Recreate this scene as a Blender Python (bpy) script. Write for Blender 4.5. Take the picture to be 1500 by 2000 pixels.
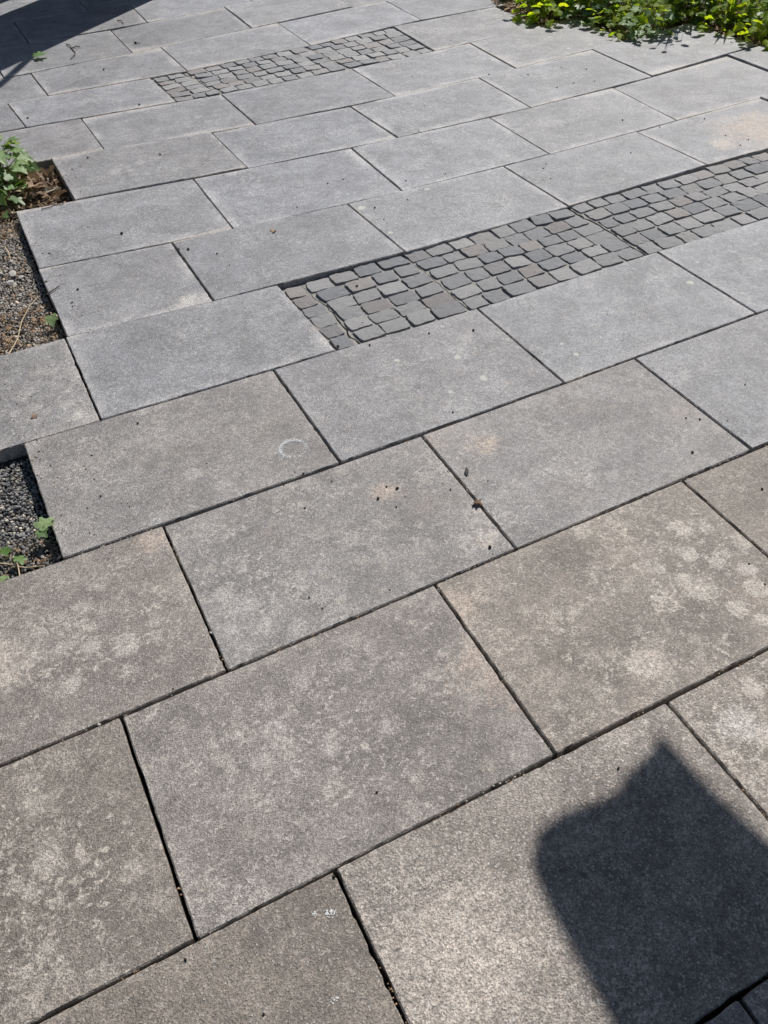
import bpy, math, random
from mathutils import Vector, Matrix, noise
R_ = math.radians
scene = bpy.context.scene
for o in list(bpy.data.objects):
    bpy.data.objects.remove(o)
col = scene.collection

# ---------------------------------------------------------------- camera
cam_d = bpy.data.cameras.new('camera')
cam = bpy.data.objects.new('camera', cam_d)
col.objects.link(cam)
CAM_EL, CAM_AZ, CAM_ROLL = 0.783904544, 0.449232802, -0.0318979065
fw = Vector((math.cos(CAM_EL) * math.sin(CAM_AZ), math.cos(CAM_EL) * math.cos(CAM_AZ), -math.sin(CAM_EL)))
rt = fw.cross(Vector((0, 0, 1))).normalized()
up = rt.cross(fw)
cr, sr = math.cos(CAM_ROLL), math.sin(CAM_ROLL)
cx, cy = cr * rt + sr * up, -sr * rt + cr * up
m = Matrix((cx, cy, -fw)).transposed().to_4x4()
m.translation = Vector((0.32526093, -0.61199852, 1.53195666))
cam.matrix_world = m
cam_d.sensor_fit = 'VERTICAL'
cam_d.sensor_height = 36.0
cam_d.sensor_width = 27.0
cam_d.lens = 36.0 * 1627.1955 / 2000.0
cam_d.clip_start = 0.02
cam_d.clip_end = 2000
scene.camera = cam

# ---------------------------------------------------------------- sky, sun, exposure
SUN_EL, SUN_AZ = 48.0, 49.2          # azimuth measured from +Y towards +X
sun_dir = Vector((math.cos(R_(SUN_EL)) * math.sin(R_(SUN_AZ)),
                  math.cos(R_(SUN_EL)) * math.cos(R_(SUN_AZ)), math.sin(R_(SUN_EL))))
world = bpy.data.worlds.new('World')
scene.world = world
world.use_nodes = True
wt = world.node_tree
sky = wt.nodes.new('ShaderNodeTexSky')
sky.sky_type = 'NISHITA'
sky.sun_disc = False
sky.sun_elevation = R_(SUN_EL)
sky.sun_rotation = R_(SUN_AZ)
bg = wt.nodes['Background']
wt.links.new(sky.outputs[0], bg.inputs[0])
bg.inputs[1].default_value = 0.052
sun_d = bpy.data.lights.new('sun', 'SUN')
sun_d.energy = 5.0
sun_d.angle = R_(0.53)
sun_d.color = (1.0, 0.955, 0.90)
sun = bpy.data.objects.new('sun', sun_d)
col.objects.link(sun)
sun.rotation_euler = (-sun_dir).to_track_quat('-Z', 'Y').to_euler()
vs = scene.view_settings
vs.view_transform = 'Standard'
vs.look = 'None'
vs.exposure = 0.12
vs.gamma = 1.0
vs.use_curve_mapping = False

# ---------------------------------------------------------------- measured plan (metres)
SLABS = [
  (-4, 0, [(-0.55,-2.0),(0.215,-2.0),(0.215,-1.5),(-0.55,-1.5)]),
  (-4, 1, [(0.215,-2.0),(0.975,-2.0),(0.975,-1.5),(0.215,-1.5)]),
  (-4, 2, [(0.975,-2.0),(1.74,-2.0),(1.74,-1.5),(0.975,-1.5)]),
  (-3, 0, [(-1.05,-1.5),(-0.29,-1.5),(-0.29,-1.0),(-1.05,-1.0)]),
  (-3, 1, [(-0.29,-1.5),(0.475,-1.5),(0.475,-1.0),(-0.29,-1.0)]),
  (-3, 2, [(0.475,-1.5),(1.24,-1.5),(1.24,-1.0),(0.475,-1.0)]),
  (-3, 3, [(1.24,-1.5),(2.0,-1.5),(2.0,-1.0),(1.24,-1.0)]),
  (-2, 0, [(-1.3,-1.0),(-0.535,-1.0),(-0.535,-0.4988),(-1.3,-0.4988)]),
  (-2, 1, [(-0.535,-1.0),(0.228,-1.0),(0.228,-0.4988),(-0.535,-0.4988)]),
  (-2, 2, [(0.228,-1.0),(0.9911,-1.0),(0.9911,-0.4988),(0.228,-0.4988)]),
  (-2, 3, [(0.9911,-1.0),(1.754,-1.0),(1.754,-0.4988),(0.9911,-0.4988)]),
  (-2, 4, [(1.754,-1.0),(2.515,-1.0),(2.515,-0.4988),(1.754,-0.4988)]),
  (-1, 0, [(-1.035,-0.4988),(-0.2685,-0.4988),(-0.2685,-0.0069),(-1.035,-0.0069)]),
  (-1, 1, [(-0.2685,-0.4988),(0.4943,-0.4988),(0.4943,-0.004),(-0.2685,-0.0069)]),
  (-1, 2, [(0.4943,-0.4988),(1.2587,-0.4988),(1.2587,-0.0108),(0.4943,-0.004)]),
  (-1, 3, [(1.2587,-0.4988),(2.025,-0.4988),(2.025,-0.0108),(1.2587,-0.0108)]),
  (-1, 4, [(2.025,-0.4988),(2.785,-0.4988),(2.785,-0.0108),(2.025,-0.0108)]),
  (0, 0, [(-1.3,-0.0069),(-0.535,-0.0069),(-0.535,0.4917),(-1.3,0.4917)]),
  (0, 1, [(-0.535,-0.0069),(0.2312,-0.0069),(0.227,0.4935),(-0.535,0.4917)]),
  (0, 2, [(0.2312,-0.0069),(0.9831,-0.0058),(0.9879,0.4986),(0.227,0.4935)]),
  (0, 3, [(0.9831,-0.0058),(1.75,-0.0108),(1.75,0.5032),(0.9879,0.4986)]),
  (0, 4, [(1.75,-0.0108),(2.515,-0.0108),(2.515,0.5049),(1.75,0.5032)]),
  (0, 5, [(2.515,-0.0108),(3.275,-0.0108),(3.275,0.5049),(2.515,0.5049)]),
  (1, 0, [(-1.05,0.4917),(-0.3,0.4917),(-0.3,1.0053),(-1.05,1.0053)]),
  (1, 1, [(-0.3,0.4917),(0.4652,0.4951),(0.4663,1.0015),(-0.3,1.0053)]),
  (1, 2, [(0.4652,0.4951),(1.2232,0.5001),(1.2284,1.001),(0.4663,1.0015)]),
  (1, 3, [(1.2232,0.5001),(2.0024,0.5046),(2.0011,1.0096),(1.2284,1.001)]),
  (1, 4, [(2.0024,0.5046),(2.76,0.5049),(2.76,1.0207),(2.0011,1.0096)]),
  (1, 5, [(2.76,0.5049),(3.525,0.5049),(3.525,1.0207),(2.76,1.0207)]),
  (2, 0, [(0.2092,1.0036),(0.9733,1.0002),(0.9728,1.5056),(0.2019,1.5175)]),
  (2, 1, [(0.9733,1.0002),(1.7333,1.0056),(1.7247,1.5059),(0.9728,1.5056)]),
  (2, 2, [(1.7333,1.0056),(2.5279,1.0207),(2.5184,1.5189),(1.7247,1.5059)]),
  (2, 3, [(2.5279,1.0207),(3.27,1.0207),(3.27,1.5189),(2.5184,1.5189)]),
  (2, 4, [(3.27,1.0207),(4.03,1.0207),(4.03,1.5189),(3.27,1.5189)]),
  (3, 0, [(-0.335,1.5189),(0.428,1.5127),(0.4273,2.0162),(-0.335,2.0162)]),
  (3, 1, [(0.428,1.5127),(1.1943,1.5045),(1.1813,1.9833),(0.4273,2.0162)]),
  (3, 2, [(4.0,1.5189),(4.75,1.5189),(4.75,2.0177),(4.0,2.0177)]),
  (4, 0, [(0.4332,2.0159),(0.9424,1.991),(0.9398,2.4936),(0.4343,2.5408)]),
  (4, 1, [(0.9424,1.991),(1.6979,1.9749),(1.6804,2.4565),(0.9398,2.4936)]),
  (4, 2, [(1.6979,1.9749),(2.4552,1.9837),(2.4411,2.4516),(1.6804,2.4565)]),
  (4, 3, [(2.4552,1.9837),(3.2187,2.0177),(3.1966,2.4728),(2.4411,2.4516)]),
  (4, 4, [(3.2187,2.0177),(4.0092,2.0177),(4.0092,2.516),(3.1966,2.4728)]),
  (4, 5, [(4.0092,2.0177),(4.75,2.0177),(4.75,2.516),(4.0092,2.516)]),
  (5, 0, [(0.4377,2.5404),(1.19,2.477),(1.1966,3.0228),(0.4432,3.0884)]),
  (5, 1, [(1.19,2.477),(1.9388,2.4514),(1.9481,2.9834),(1.1966,3.0228)]),
  (5, 2, [(1.9388,2.4514),(2.6946,2.4562),(2.6988,2.9752),(1.9481,2.9834)]),
  (5, 3, [(2.6946,2.4562),(3.4544,2.4846),(3.4767,3.0056),(2.6988,2.9752)]),
  (5, 4, [(3.4544,2.4846),(4.3357,2.516),(4.3357,3.092),(3.4767,3.0056)]),
  (5, 5, [(4.3357,2.516),(5.05,2.516),(5.05,3.1315),(4.3357,3.092)]),
  (6, 0, [(0.6853,3.0648),(1.4455,3.0066),(1.4396,3.491),(0.6855,3.5753)]),
  (6, 1, [(1.4455,3.0066),(2.1931,2.977),(2.1741,3.4678),(1.4396,3.491)]),
  (6, 2, [(2.1931,2.977),(2.9479,2.9804),(2.9561,3.4948),(2.1741,3.4678)]),
  (6, 3, [(2.9479,2.9804),(3.7565,3.0273),(3.7612,3.5646),(2.9561,3.4948)]),
  (6, 4, [(3.7565,3.0273),(4.603,3.1315),(4.5643,3.6626),(3.7612,3.5646)]),
  (7, 0, [(-0.6,3.5902),(0.155,3.5902),(0.155,4.0321),(-0.6,4.0321)]),
  (7, 1, [(0.155,3.5902),(0.9303,3.5405),(0.9231,4.0125),(0.155,4.0321)]),
  (7, 2, [(0.9303,3.5405),(1.6658,3.4781),(1.6594,3.9833),(0.9231,4.0125)]),
  (7, 3, [(1.6658,3.4781),(2.4372,3.4716),(2.4295,3.9912),(1.6594,3.9833)]),
  (7, 4, [(2.4372,3.4716),(3.2132,3.5131),(3.2298,4.0414),(2.4295,3.9912)]),
  (7, 5, [(3.2132,3.5131),(4.0198,3.5938),(4.1052,4.145),(3.2298,4.0414)]),
  (8, 0, [(-0.88,4.0321),(-0.12,4.0321),(-0.12,4.435),(-0.88,4.435)]),
  (8, 1, [(-0.12,4.0321),(0.6557,4.0321),(0.63,4.435),(-0.12,4.435)]),
  (8, 2, [(0.6557,4.0321),(1.4149,3.989),(1.4029,4.4335),(0.63,4.435)]),
  (8, 3, [(2.982,4.0213),(3.775,4.0999),(3.775,4.6162),(3.0027,4.5808)]),
  (9, 0, [(-0.65,4.435),(0.09,4.435),(0.09,4.8665),(-0.65,4.8665)]),
  (9, 1, [(0.09,4.435),(0.8436,4.4299),(0.829,4.8665),(0.09,4.8665)]),
  (9, 2, [(0.8436,4.4299),(1.6184,4.4415),(1.6106,4.9469),(0.829,4.8665)]),
  (9, 3, [(1.6184,4.4415),(2.4031,4.5018),(2.4066,5.0405),(1.6106,4.9469)]),
  (9, 4, [(2.4031,4.5018),(3.2189,4.6162),(3.2334,5.1503),(2.4066,5.0405)]),
  (9, 5, [(3.2189,4.6162),(3.85,4.6162),(3.85,5.1503),(3.2334,5.1503)]),
  (10, 0, [(-0.85,4.8665),(-0.085,4.8665),(-0.085,5.4561),(-0.85,5.4561)]),
  (10, 1, [(-0.085,4.8665),(0.68,4.8665),(0.68,5.4561),(-0.085,5.4561)]),
  (10, 2, [(0.68,4.8665),(1.4309,4.9274),(1.4327,5.4561),(0.68,5.4561)]),
  (10, 3, [(1.4309,4.9274),(2.2214,5.0177),(2.235,5.5931),(1.4327,5.4561)]),
  (10, 4, [(2.2214,5.0177),(2.97,5.1139),(2.97,5.5931),(2.235,5.5931)]),
  (10, 5, [(2.97,5.1139),(3.735,5.1503),(3.735,5.5931),(2.97,5.5931)]),
  (11, 0, [(-0.6,5.4561),(0.15,5.4561),(0.15,6.0033),(-0.6,6.0033)]),
  (11, 1, [(0.15,5.4561),(0.925,5.4561),(0.925,6.0033),(0.15,6.0033)]),
  (11, 2, [(0.925,5.4561),(1.6838,5.499),(1.6983,6.0033),(0.925,6.0033)]),
  (11, 3, [(1.6838,5.499),(2.45,5.5931),(2.45,6.0033),(1.6983,6.0033)]),
  (11, 4, [(2.45,5.5931),(3.215,5.5931),(3.215,6.0033),(2.45,6.0033)]),
  (12, 0, [(-0.85,6.0033),(-0.1,6.0033),(-0.1,6.5),(-0.85,6.5)]),
  (12, 1, [(-0.1,6.0033),(0.65,6.0033),(0.65,6.5),(-0.1,6.5)]),
  (12, 2, [(0.65,6.0033),(1.415,6.0033),(1.415,6.5),(0.65,6.5)]),
  (12, 3, [(1.415,6.0033),(2.18,6.0033),(2.18,6.5),(1.415,6.5)]),
  (12, 4, [(2.18,6.0033),(2.95,6.0033),(2.95,6.5),(2.18,6.5)]),
  (12, 5, [(2.95,6.0033),(3.7,6.0033),(3.7,6.5),(2.95,6.5)]),
  (13, 0, [(-0.35,6.5),(0.4,6.5),(0.4,7.0),(-0.35,7.0)]),
  (13, 1, [(0.4,6.5),(1.15,6.5),(1.15,7.0),(0.4,7.0)]),
  (13, 2, [(1.15,6.5),(1.925,6.5),(1.925,7.0),(1.15,7.0)]),
  (13, 3, [(1.925,6.5),(2.7,6.5),(2.7,7.0),(1.925,7.0)]),
  (13, 4, [(2.7,6.5),(3.45,6.5),(3.45,7.0),(2.7,7.0)]),
]
COBBLE_FIELDS = [
  (3, [(1.1943, 1.5045), (4.0, 1.5189), (4.0, 2.0177), (1.1813, 1.9833)]),
  (8, [(1.4149, 3.989), (2.982, 4.0213), (3.0027, 4.5808), (1.4029, 4.4335)]),
]
CRUMBS = [(0.237,1.454,0.0074),(0.234,1.417,0.0059),(0.255,1.377,0.0058),(0.339,1.329,0.0043),(0.35,1.261,0.0057),(0.35,1.183,0.0083),(0.379,1.212,0.0042),(0.308,1.156,0.0055),(0.393,1.128,0.0055),(0.409,1.108,0.0055),(0.522,1.443,0.0091),(0.644,1.175,0.0057),(0.847,1.025,0.0056),(0.865,1.007,0.0084),(0.922,0.946,0.007),(0.801,0.993,0.0056),(0.838,0.946,0.0055),(0.817,0.884,0.0081),(1.065,0.835,0.011),(1.043,0.856,0.0083),(1.001,0.824,0.0122),(1.03,0.774,0.0067),(1.068,0.797,0.0054),(1.168,0.536,0.0127),(1.162,0.514,0.005),(1.188,0.764,0.0082),(1.358,1.043,0.0075),(1.293,0.745,0.0055),(0.706,0.601,0.0073),(0.721,0.556,0.006),(0.885,0.532,0.0061),(1.938,0.699,0.0073),(1.968,0.675,0.0102),(2.031,0.632,0.0058),(1.85,0.574,0.0098),(2.201,0.738,0.0076),(1.91,0.375,0.0107),(1.689,0.194,0.0061),(1.676,0.129,0.0072),(0.345,0.506,0.0056),(0.193,0.666,0.0046),(0.487,-0.018,0.0102),(0.294,-0.166,0.0059),(0.205,-0.028,0.0079),(1.074,-0.087,0.009),(0.629,0.09,0.007),(3.205,3.39,0.011),(3.223,3.146,0.0106),(3.426,3.394,0.0112),(3.527,3.302,0.0111),(3.337,3.159,0.008),(3.45,3.128,0.0081),(3.23,2.616,0.0122),(3.014,2.285,0.0091),(3.328,2.46,0.0096),(2.577,2.339,0.0089),(2.615,2.374,0.009),(2.543,2.237,0.0087),(3.578,2.433,0.0097),(3.516,2.225,0.0093),(3.571,2.136,0.0092),(3.493,2.106,0.0091),(1.761,2.362,0.0126),(1.914,2.362,0.0085),(1.746,2.25,0.0082),(0.786,2.66,0.0186),(0.535,2.31,0.0113),(0.498,2.23,0.0092),(0.493,2.202,0.0073),(0.497,2.641,0.008),(0.945,2.416,0.014),(0.978,2.397,0.0139),(1.064,2.311,0.0118),(1.076,2.201,0.0077),(0.445,2.427,0.0096),(1.234,4.046,0.0163),(1.498,5.098,0.0256),(1.207,4.701,0.015),(1.344,1.622,0.0069),(1.211,1.531,0.0134),(1.3,1.478,0.0117),(1.639,1.387,0.0135),(1.503,1.445,0.0085),(1.432,1.848,0.0129),(0.686,4.146,0.016),(0.839,3.481,0.0121),(0.747,3.383,0.0094),(1.142,3.344,0.0121),(1.656,2.45,0.0085),(1.488,2.535,0.0085),(1.693,2.68,0.0089),(1.768,2.685,0.009),(2.312,2.992,0.0098),(1.998,2.534,0.0089),(2.18,2.508,0.0089),(3.034,3.513,0.0111)]
LICHEN = [(1.528,1.144,0.0236),(1.515,1.283,0.0195),(1.338,1.359,0.0163),(1.854,1.115,0.0162),(2.02,1.12,0.0115),(2.472,1.284,0.0232),(2.576,1.138,0.014),(2.079,1.272,0.0103),(2.591,1.381,0.0129),(1.849,1.185,0.0115),(1.403,1.132,0.0139),(3.66,3.651,0.0234),(3.281,3.584,0.0199),(3.93,3.097,0.022),(4.241,2.948,0.0191),(3.182,3.012,0.0208),(3.229,2.799,0.0176),(2.516,2.536,0.0161),(2.088,2.518,0.0133),(2.036,2.411,0.0217),(1.712,2.391,0.0295),(1.718,2.14,0.0181),(2.995,3.949,0.0177),(2.13,3.428,0.013),(2.167,3.011,0.0219),(3.895,3.344,0.0142)]
COLONIES = [(1.54,0.177,0.065,1),(1.439,0.201,0.05,0.9),(1.557,0.108,0.047,0.9),(1.651,0.135,0.048,0.9),(1.579,0.291,0.056,0.8),(1.638,0.24,0.062,0.9),(1.726,0.258,0.05,0.8),(1.273,0.082,0.055,0.7),(1.617,0.363,0.049,0.7),(1.6,0.059,0.035,0.8),(1.691,0.333,0.045,0.7),(1.493,0.284,0.031,0.7),(0.032,0.285,0.058,0.6),(-0.012,0.249,0.043,0.6),(0.15,0.314,0.05,0.5),(0.021,0.382,0.05,0.6),(0.083,0.174,0.047,0.5),(0.003,0.09,0.053,0.6),(0.085,0.011,0.043,0.5),(0.111,0.433,0.042,0.4),(-0.043,0.17,0.041,0.6),(0.151,0.108,0.032,0.4),(0.007,0.154,0.037,0.5),(0.657,0.386,0.045,0.5),(0.75,0.438,0.052,0.5),(0.387,0.25,0.018,1),(0.537,0.328,0.048,0.4),(0.8,0.356,0.045,0.45),(0.333,0.303,0.036,0.4),(0.303,0.377,0.032,0.45),(0.538,0.221,0.036,0.35),(0.826,0.275,0.033,0.4),(0.694,0.258,0.038,0.4),(0.566,0.457,0.034,0.4),(0.249,0.183,0.024,0.5),(0.547,0.707,0.055,0.5),(0.611,0.62,0.054,0.5),(0.508,0.783,0.044,0.5),(0.682,0.681,0.037,0.4),(1.171,0.582,0.039,0.6),(1.132,0.554,0.025,0.6),(0.791,0.622,0.037,0.35),(0.304,0.75,0.054,0.5),(0.381,0.658,0.047,0.4),(0.173,0.777,0.048,0.4),(0.269,0.883,0.038,0.35),(0.091,0.772,0.053,0.4),(1.35,0.689,0.048,0.3),(1.518,0.716,0.056,0.3),(1.602,0.599,0.048,0.3),(0.888,1.184,0.037,0.3),(0.476,1.383,0.045,0.3),(0.701,1.184,0.044,0.35),(0.336,1.863,0.058,0.5),(0.357,1.728,0.056,0.5),(0.272,1.774,0.049,0.4)]

# ---------------------------------------------------------------- helpers
def tag(o, label=None, cat=None, group=None, kind=None):
    if label: o['label'] = label
    if cat: o['category'] = cat
    if group: o['group'] = group
    if kind: o['kind'] = kind
    return o

def mesh(name, verts, faces, mat=None, smooth=False):
    me = bpy.data.meshes.new(name)
    me.from_pydata([tuple(v) for v in verts], [], faces)
    me.update()
    if smooth:
        me.polygons.foreach_set('use_smooth', [True] * len(me.polygons))
    if mat:
        me.materials.append(mat)
    return me

def obj(name, me, parent=None, loc=(0, 0, 0), rot=None, scale=None):
    o = bpy.data.objects.new(name, me)
    col.objects.link(o)
    o.location = loc
    if rot is not None: o.rotation_euler = rot
    if scale is not None: o.scale = scale
    if parent: o.parent = parent
    return o

def empty(name, loc=(0, 0, 0)):
    o = bpy.data.objects.new(name, None)
    o.empty_display_size = 0.05
    col.objects.link(o)
    o.location = loc
    return o

class NT:
    """small wrapper for building a material node tree"""
    def __init__(self, name):
        self.mat = bpy.data.materials.new(name)
        self.mat.use_nodes = True
        self.t = self.mat.node_tree
        self.bsdf = self.t.nodes['Principled BSDF']
        self.out = self.t.nodes['Material Output']
    def link(self, a, b): self.t.links.new(a, b)
    def put(self, sock, v):
        if isinstance(v, bpy.types.NodeSocket): self.link(v, sock)
        elif isinstance(v, (tuple, list)) and len(v) == 3 and sock.type == 'RGBA': sock.default_value = (*v, 1)
        else: sock.default_value = v
    def node(self, typ, **kw):
        n = self.t.nodes.new(typ)
        for k, v in kw.items(): setattr(n, k, v)
        return n
    def math(self, op, a, b=0.0, clamp=False):
        n = self.node('ShaderNodeMath', operation=op, use_clamp=clamp)
        self.put(n.inputs[0], a); self.put(n.inputs[1], b)
        return n.outputs[0]
    def vmath(self, op, a, b=(0, 0, 0)):
        n = self.node('ShaderNodeVectorMath', operation=op)
        self.put(n.inputs[0], a); self.put(n.inputs[1], b)
        return n.outputs['Value'] if op in ('LENGTH', 'DISTANCE', 'DOT_PRODUCT') else n.outputs[0]
    def mix(self, f, a, b, blend='MIX'):
        n = self.node('ShaderNodeMix', data_type='RGBA', blend_type=blend)
        self.put(n.inputs[0], f); self.put(n.inputs[6], a); self.put(n.inputs[7], b)
        return n.outputs[2]
    def rng(self, v, a, b, c=0.0, d=1.0, smooth=True):
        n = self.node('ShaderNodeMapRange', interpolation_type='SMOOTHSTEP' if smooth else 'LINEAR')
        self.put(n.inputs[0], v)
        for i, q in enumerate((a, b, c, d)): self.put(n.inputs[i + 1], q)
        return n.outputs[0]
    def noise(self, vec, scale, detail=4.0, rough=0.55, dist=0.0):
        n = self.node('ShaderNodeTexNoise')
        self.put(n.inputs['Vector'], vec)
        n.inputs['Scale'].default_value = scale
        n.inputs['Detail'].default_value = detail
        n.inputs['Roughness'].default_value = rough
        n.inputs['Distortion'].default_value = dist
        return n.outputs['Fac']
    def voro(self, vec, scale, rnd=1.0):
        n = self.node('ShaderNodeTexVoronoi')
        self.put(n.inputs['Vector'], vec)
        n.inputs['Scale'].default_value = scale
        n.inputs['Randomness'].default_value = rnd
        s = self.node('ShaderNodeSeparateColor')
        self.link(n.outputs['Color'], s.inputs[0])
        return n.outputs['Distance'], s.outputs[0], s.outputs[1]
    def attr(self, name):
        n = self.node('ShaderNodeAttribute', attribute_type='OBJECT', attribute_name=name)
        return n
    def objco(self):
        """local coordinates in metres, shifted by a random amount for each object"""
        tc = self.node('ShaderNodeTexCoord')
        oi = self.node('ShaderNodeObjectInfo')
        r = self.math('MULTIPLY', oi.outputs['Random'], 61.7)
        c = self.node('ShaderNodeCombineXYZ')
        self.link(r, c.inputs[0]); self.link(r, c.inputs[1]); self.link(r, c.inputs[2])
        return tc.outputs['Object'], self.vmath('ADD', tc.outputs['Object'], c.outputs[0]), oi.outputs['Random']
    def bump(self, h, strength, dist, normal=None):
        n = self.node('ShaderNodeBump')
        n.inputs['Strength'].default_value = strength
        n.inputs['Distance'].default_value = dist
        self.put(n.inputs['Height'], h)
        if normal is not None: self.link(normal, n.inputs['Normal'])
        return n.outputs[0]

# ---------------------------------------------------------------- materials
def slab_material():
    t = NT('weathered_concrete_slab')
    P, Q, rnd = t.objco()
    warm, mott = t.attr('warm').outputs['Fac'], t.attr('mottle').outputs['Fac']
    val, chips = t.attr('value').outputs['Fac'], t.attr('chips').outputs['Fac']
    pink = t.attr('pink').outputs['Fac']
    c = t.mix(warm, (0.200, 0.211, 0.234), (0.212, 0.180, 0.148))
    # broad weathering
    big = t.noise(Q, 3.2, 5, 0.6)
    c = t.mix(1.0, c, t.rng(big, 0.28, 0.72, 0.80, 1.16, False), 'MULTIPLY')
    olive = t.rng(t.noise(Q, 7.0, 6, 0.62, 0.4), 0.52, 0.70)
    c = t.mix(t.math('MULTIPLY', olive, t.math('MULTIPLY', warm, 0.55)), c, (0.125, 0.112, 0.088))
    purple = t.rng(t.noise(t.vmath('ADD', Q, (7.3, 2.1, 0)), 5.0, 5, 0.6), 0.55, 0.72)
    c = t.mix(t.math('MULTIPLY', purple, t.math('MULTIPLY', warm, 0.5)), c, (0.165, 0.135, 0.128))
    tone = t.noise(t.vmath('ADD', Q, (4.4, 6.1, 0)), 9.0, 8, 0.68, 0.8)
    c = t.mix(1.0, c, t.rng(tone, 0.38, 0.64, 1.14, 0.84), 'MULTIPLY')
    st = t.node('ShaderNodeMapping'); t.link(Q, st.inputs['Vector'])
    st.inputs['Rotation'].default_value = (0, 0, 0.5); st.inputs['Scale'].default_value = (1.0, 7.0, 1.0)
    streak = t.rng(t.noise(st.outputs[0], 6.0, 7, 0.7), 0.60, 0.74)
    c = t.mix(t.math('MULTIPLY', streak, 0.34), c, (0.40, 0.39, 0.385))
    # pinkish worn areas
    pk = t.rng(t.noise(t.vmath('ADD', Q, (3.1, 9.7, 0)), 3.6, 6, 0.6), 0.56, 0.74)
    c = t.mix(t.math('MULTIPLY', pk, pink), c, (0.37, 0.285, 0.225))
    # pale lichen-like mottling with ragged edges
    m1 = t.noise(Q, 62.0, 6, 0.74, 0.6)
    reg = t.noise(t.vmath('ADD', Q, (1.7, 4.4, 0)), 6.5, 5, 0.6)
    mk = t.rng(t.math('ADD', m1, t.math('MULTIPLY', reg, 0.70)), 0.90, 0.97)
    c = t.mix(t.math('MULTIPLY', mk, mott), c, t.mix(warm, (0.34, 0.34, 0.35), (0.39, 0.345, 0.292)))
    # round lichen colonies
    d3, r3, g3 = t.voro(t.vmath('ADD', Q, (2.2, 5.1, 0)), 21.0)
    blob = t.rng(t.math('ADD', d3, t.math('MULTIPLY', t.math('SUBTRACT', m1, 0.5), 1.6)), 0.24, 0.33, 1.0, 0.0)
    blob = t.math('MULTIPLY', blob, t.rng(r3, 0.70, 0.72))
    c = t.mix(t.math('MULTIPLY', blob, t.math('MULTIPLY', mott, 0.6)), c, (0.37, 0.34, 0.295))
    # special stains of single slabs: (x, y, radius) in the slab's own metres
    wob = t.math('SUBTRACT', t.noise(Q, 11.0, 8, 0.7, 0.6), 0.5)
    fine_r = t.math('SUBTRACT', t.noise(Q, 120.0, 3, 0.6), 0.5)
    for k, colr in (('stain_pale', (0.46, 0.405, 0.355)), ('stain_pink', (0.40, 0.325, 0.27)),
                    ('stain_white', (0.47, 0.45, 0.42)), ('stain_lime', (0.50, 0.46, 0.40)),
                    ('stain_dark', (0.10, 0.09, 0.075))):
        a = t.attr(k)
        s = t.node('ShaderNodeSeparateXYZ'); t.link(a.outputs['Vector'], s.inputs[0])
        cc = t.node('ShaderNodeCombineXYZ'); t.link(s.outputs[0], cc.inputs[0]); t.link(s.outputs[1], cc.inputs[1])
        pz = t.vmath('MULTIPLY', P, (1, 1, 0))
        d = t.math('DIVIDE', t.vmath('DISTANCE', pz, cc.outputs[0]), t.math('MAXIMUM', s.outputs[2], 0.0001))
        d = t.math('ADD', d, t.math('ADD', t.math('MULTIPLY', wob, 2.4), t.math('MULTIPLY', fine_r, 1.8)))
        mk2 = t.math('MULTIPLY', t.rng(d, 0.15, 1.25, 0.85, 0.0), t.math('GREATER_THAN', s.outputs[2], 0.001))
        if k == 'stain_lime':
            # a colony of crisp rosettes and flecks
            d4, r4, g4 = t.voro(t.vmath('ADD', Q, (5.2, 1.1, 0)), 15.0)
            ros = t.rng(t.math('ADD', d4, t.math('MULTIPLY', t.math('SUBTRACT', m1, 0.5), 1.3)), 0.26, 0.44, 1.0, 0.0)
            ros = t.math('MAXIMUM', t.math('MULTIPLY', ros, t.math('GREATER_THAN', r4, 0.45)), t.rng(m1, 0.56, 0.62))
            mk2 = t.math('MULTIPLY', t.math('MULTIPLY', mk2, ros), t.math('ADD', t.math('MULTIPLY', warm, 0.55), 0.42))
            colr = t.mix(warm, (0.40, 0.40, 0.415), (0.48, 0.43, 0.375))
        else:
            mk2 = t.math('MULTIPLY', mk2, t.rng(m1, 0.34, 0.60, 0.55, 1.1))
        c = t.mix(mk2, c, colr)
    # lichen colonies and dusty blotches spread over the slab (strength stored on the mesh)
    la = t.node('ShaderNodeAttribute', attribute_type='GEOMETRY', attribute_name='lichen').outputs['Fac']
    lm = t.math('ADD', t.math('ADD', la, t.math('MULTIPLY', wob, 1.5)), t.math('ADD', t.math('MULTIPLY', t.math('SUBTRACT', m1, 0.5), 2.3), t.math('MULTIPLY', fine_r, 1.0)))
    lm = t.math('MULTIPLY', t.rng(lm, 0.42, 0.66), t.rng(la, 0.03, 0.75, 0.0, 0.85))
    c = t.mix(lm, c, t.mix(warm, (0.335, 0.338, 0.348), (0.445, 0.400, 0.345)))
    # pale dusty rim
    sx = t.node('ShaderNodeSeparateXYZ'); t.link(P, sx.inputs[0])
    hx, hy = t.attr('half_length').outputs['Fac'], t.attr('half_width').outputs['Fac']
    ex = t.math('SUBTRACT', hx, t.math('ABSOLUTE', sx.outputs[0]))
    ey = t.math('SUBTRACT', hy, t.math('ABSOLUTE', sx.outputs[1]))
    ed = t.math('MINIMUM', ex, ey)
    en = t.noise(t.vmath('ADD', Q, (8.8, 0.4, 0)), 5.5, 5, 0.6)
    ed2 = t.math('ADD', ed, t.math('MULTIPLY', t.math('SUBTRACT', m1, 0.5), 0.05))
    rim = t.math('MULTIPLY', t.rng(ed2, 0.002, 0.055, 1.0, 0.0), t.rng(en, 0.42, 0.62))
    rimc = t.mix(warm, (0.40, 0.40, 0.41), (0.37, 0.32, 0.27))
    c = t.mix(t.math('MULTIPLY', rim, t.attr('rim').outputs['Fac']), c, rimc)
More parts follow.
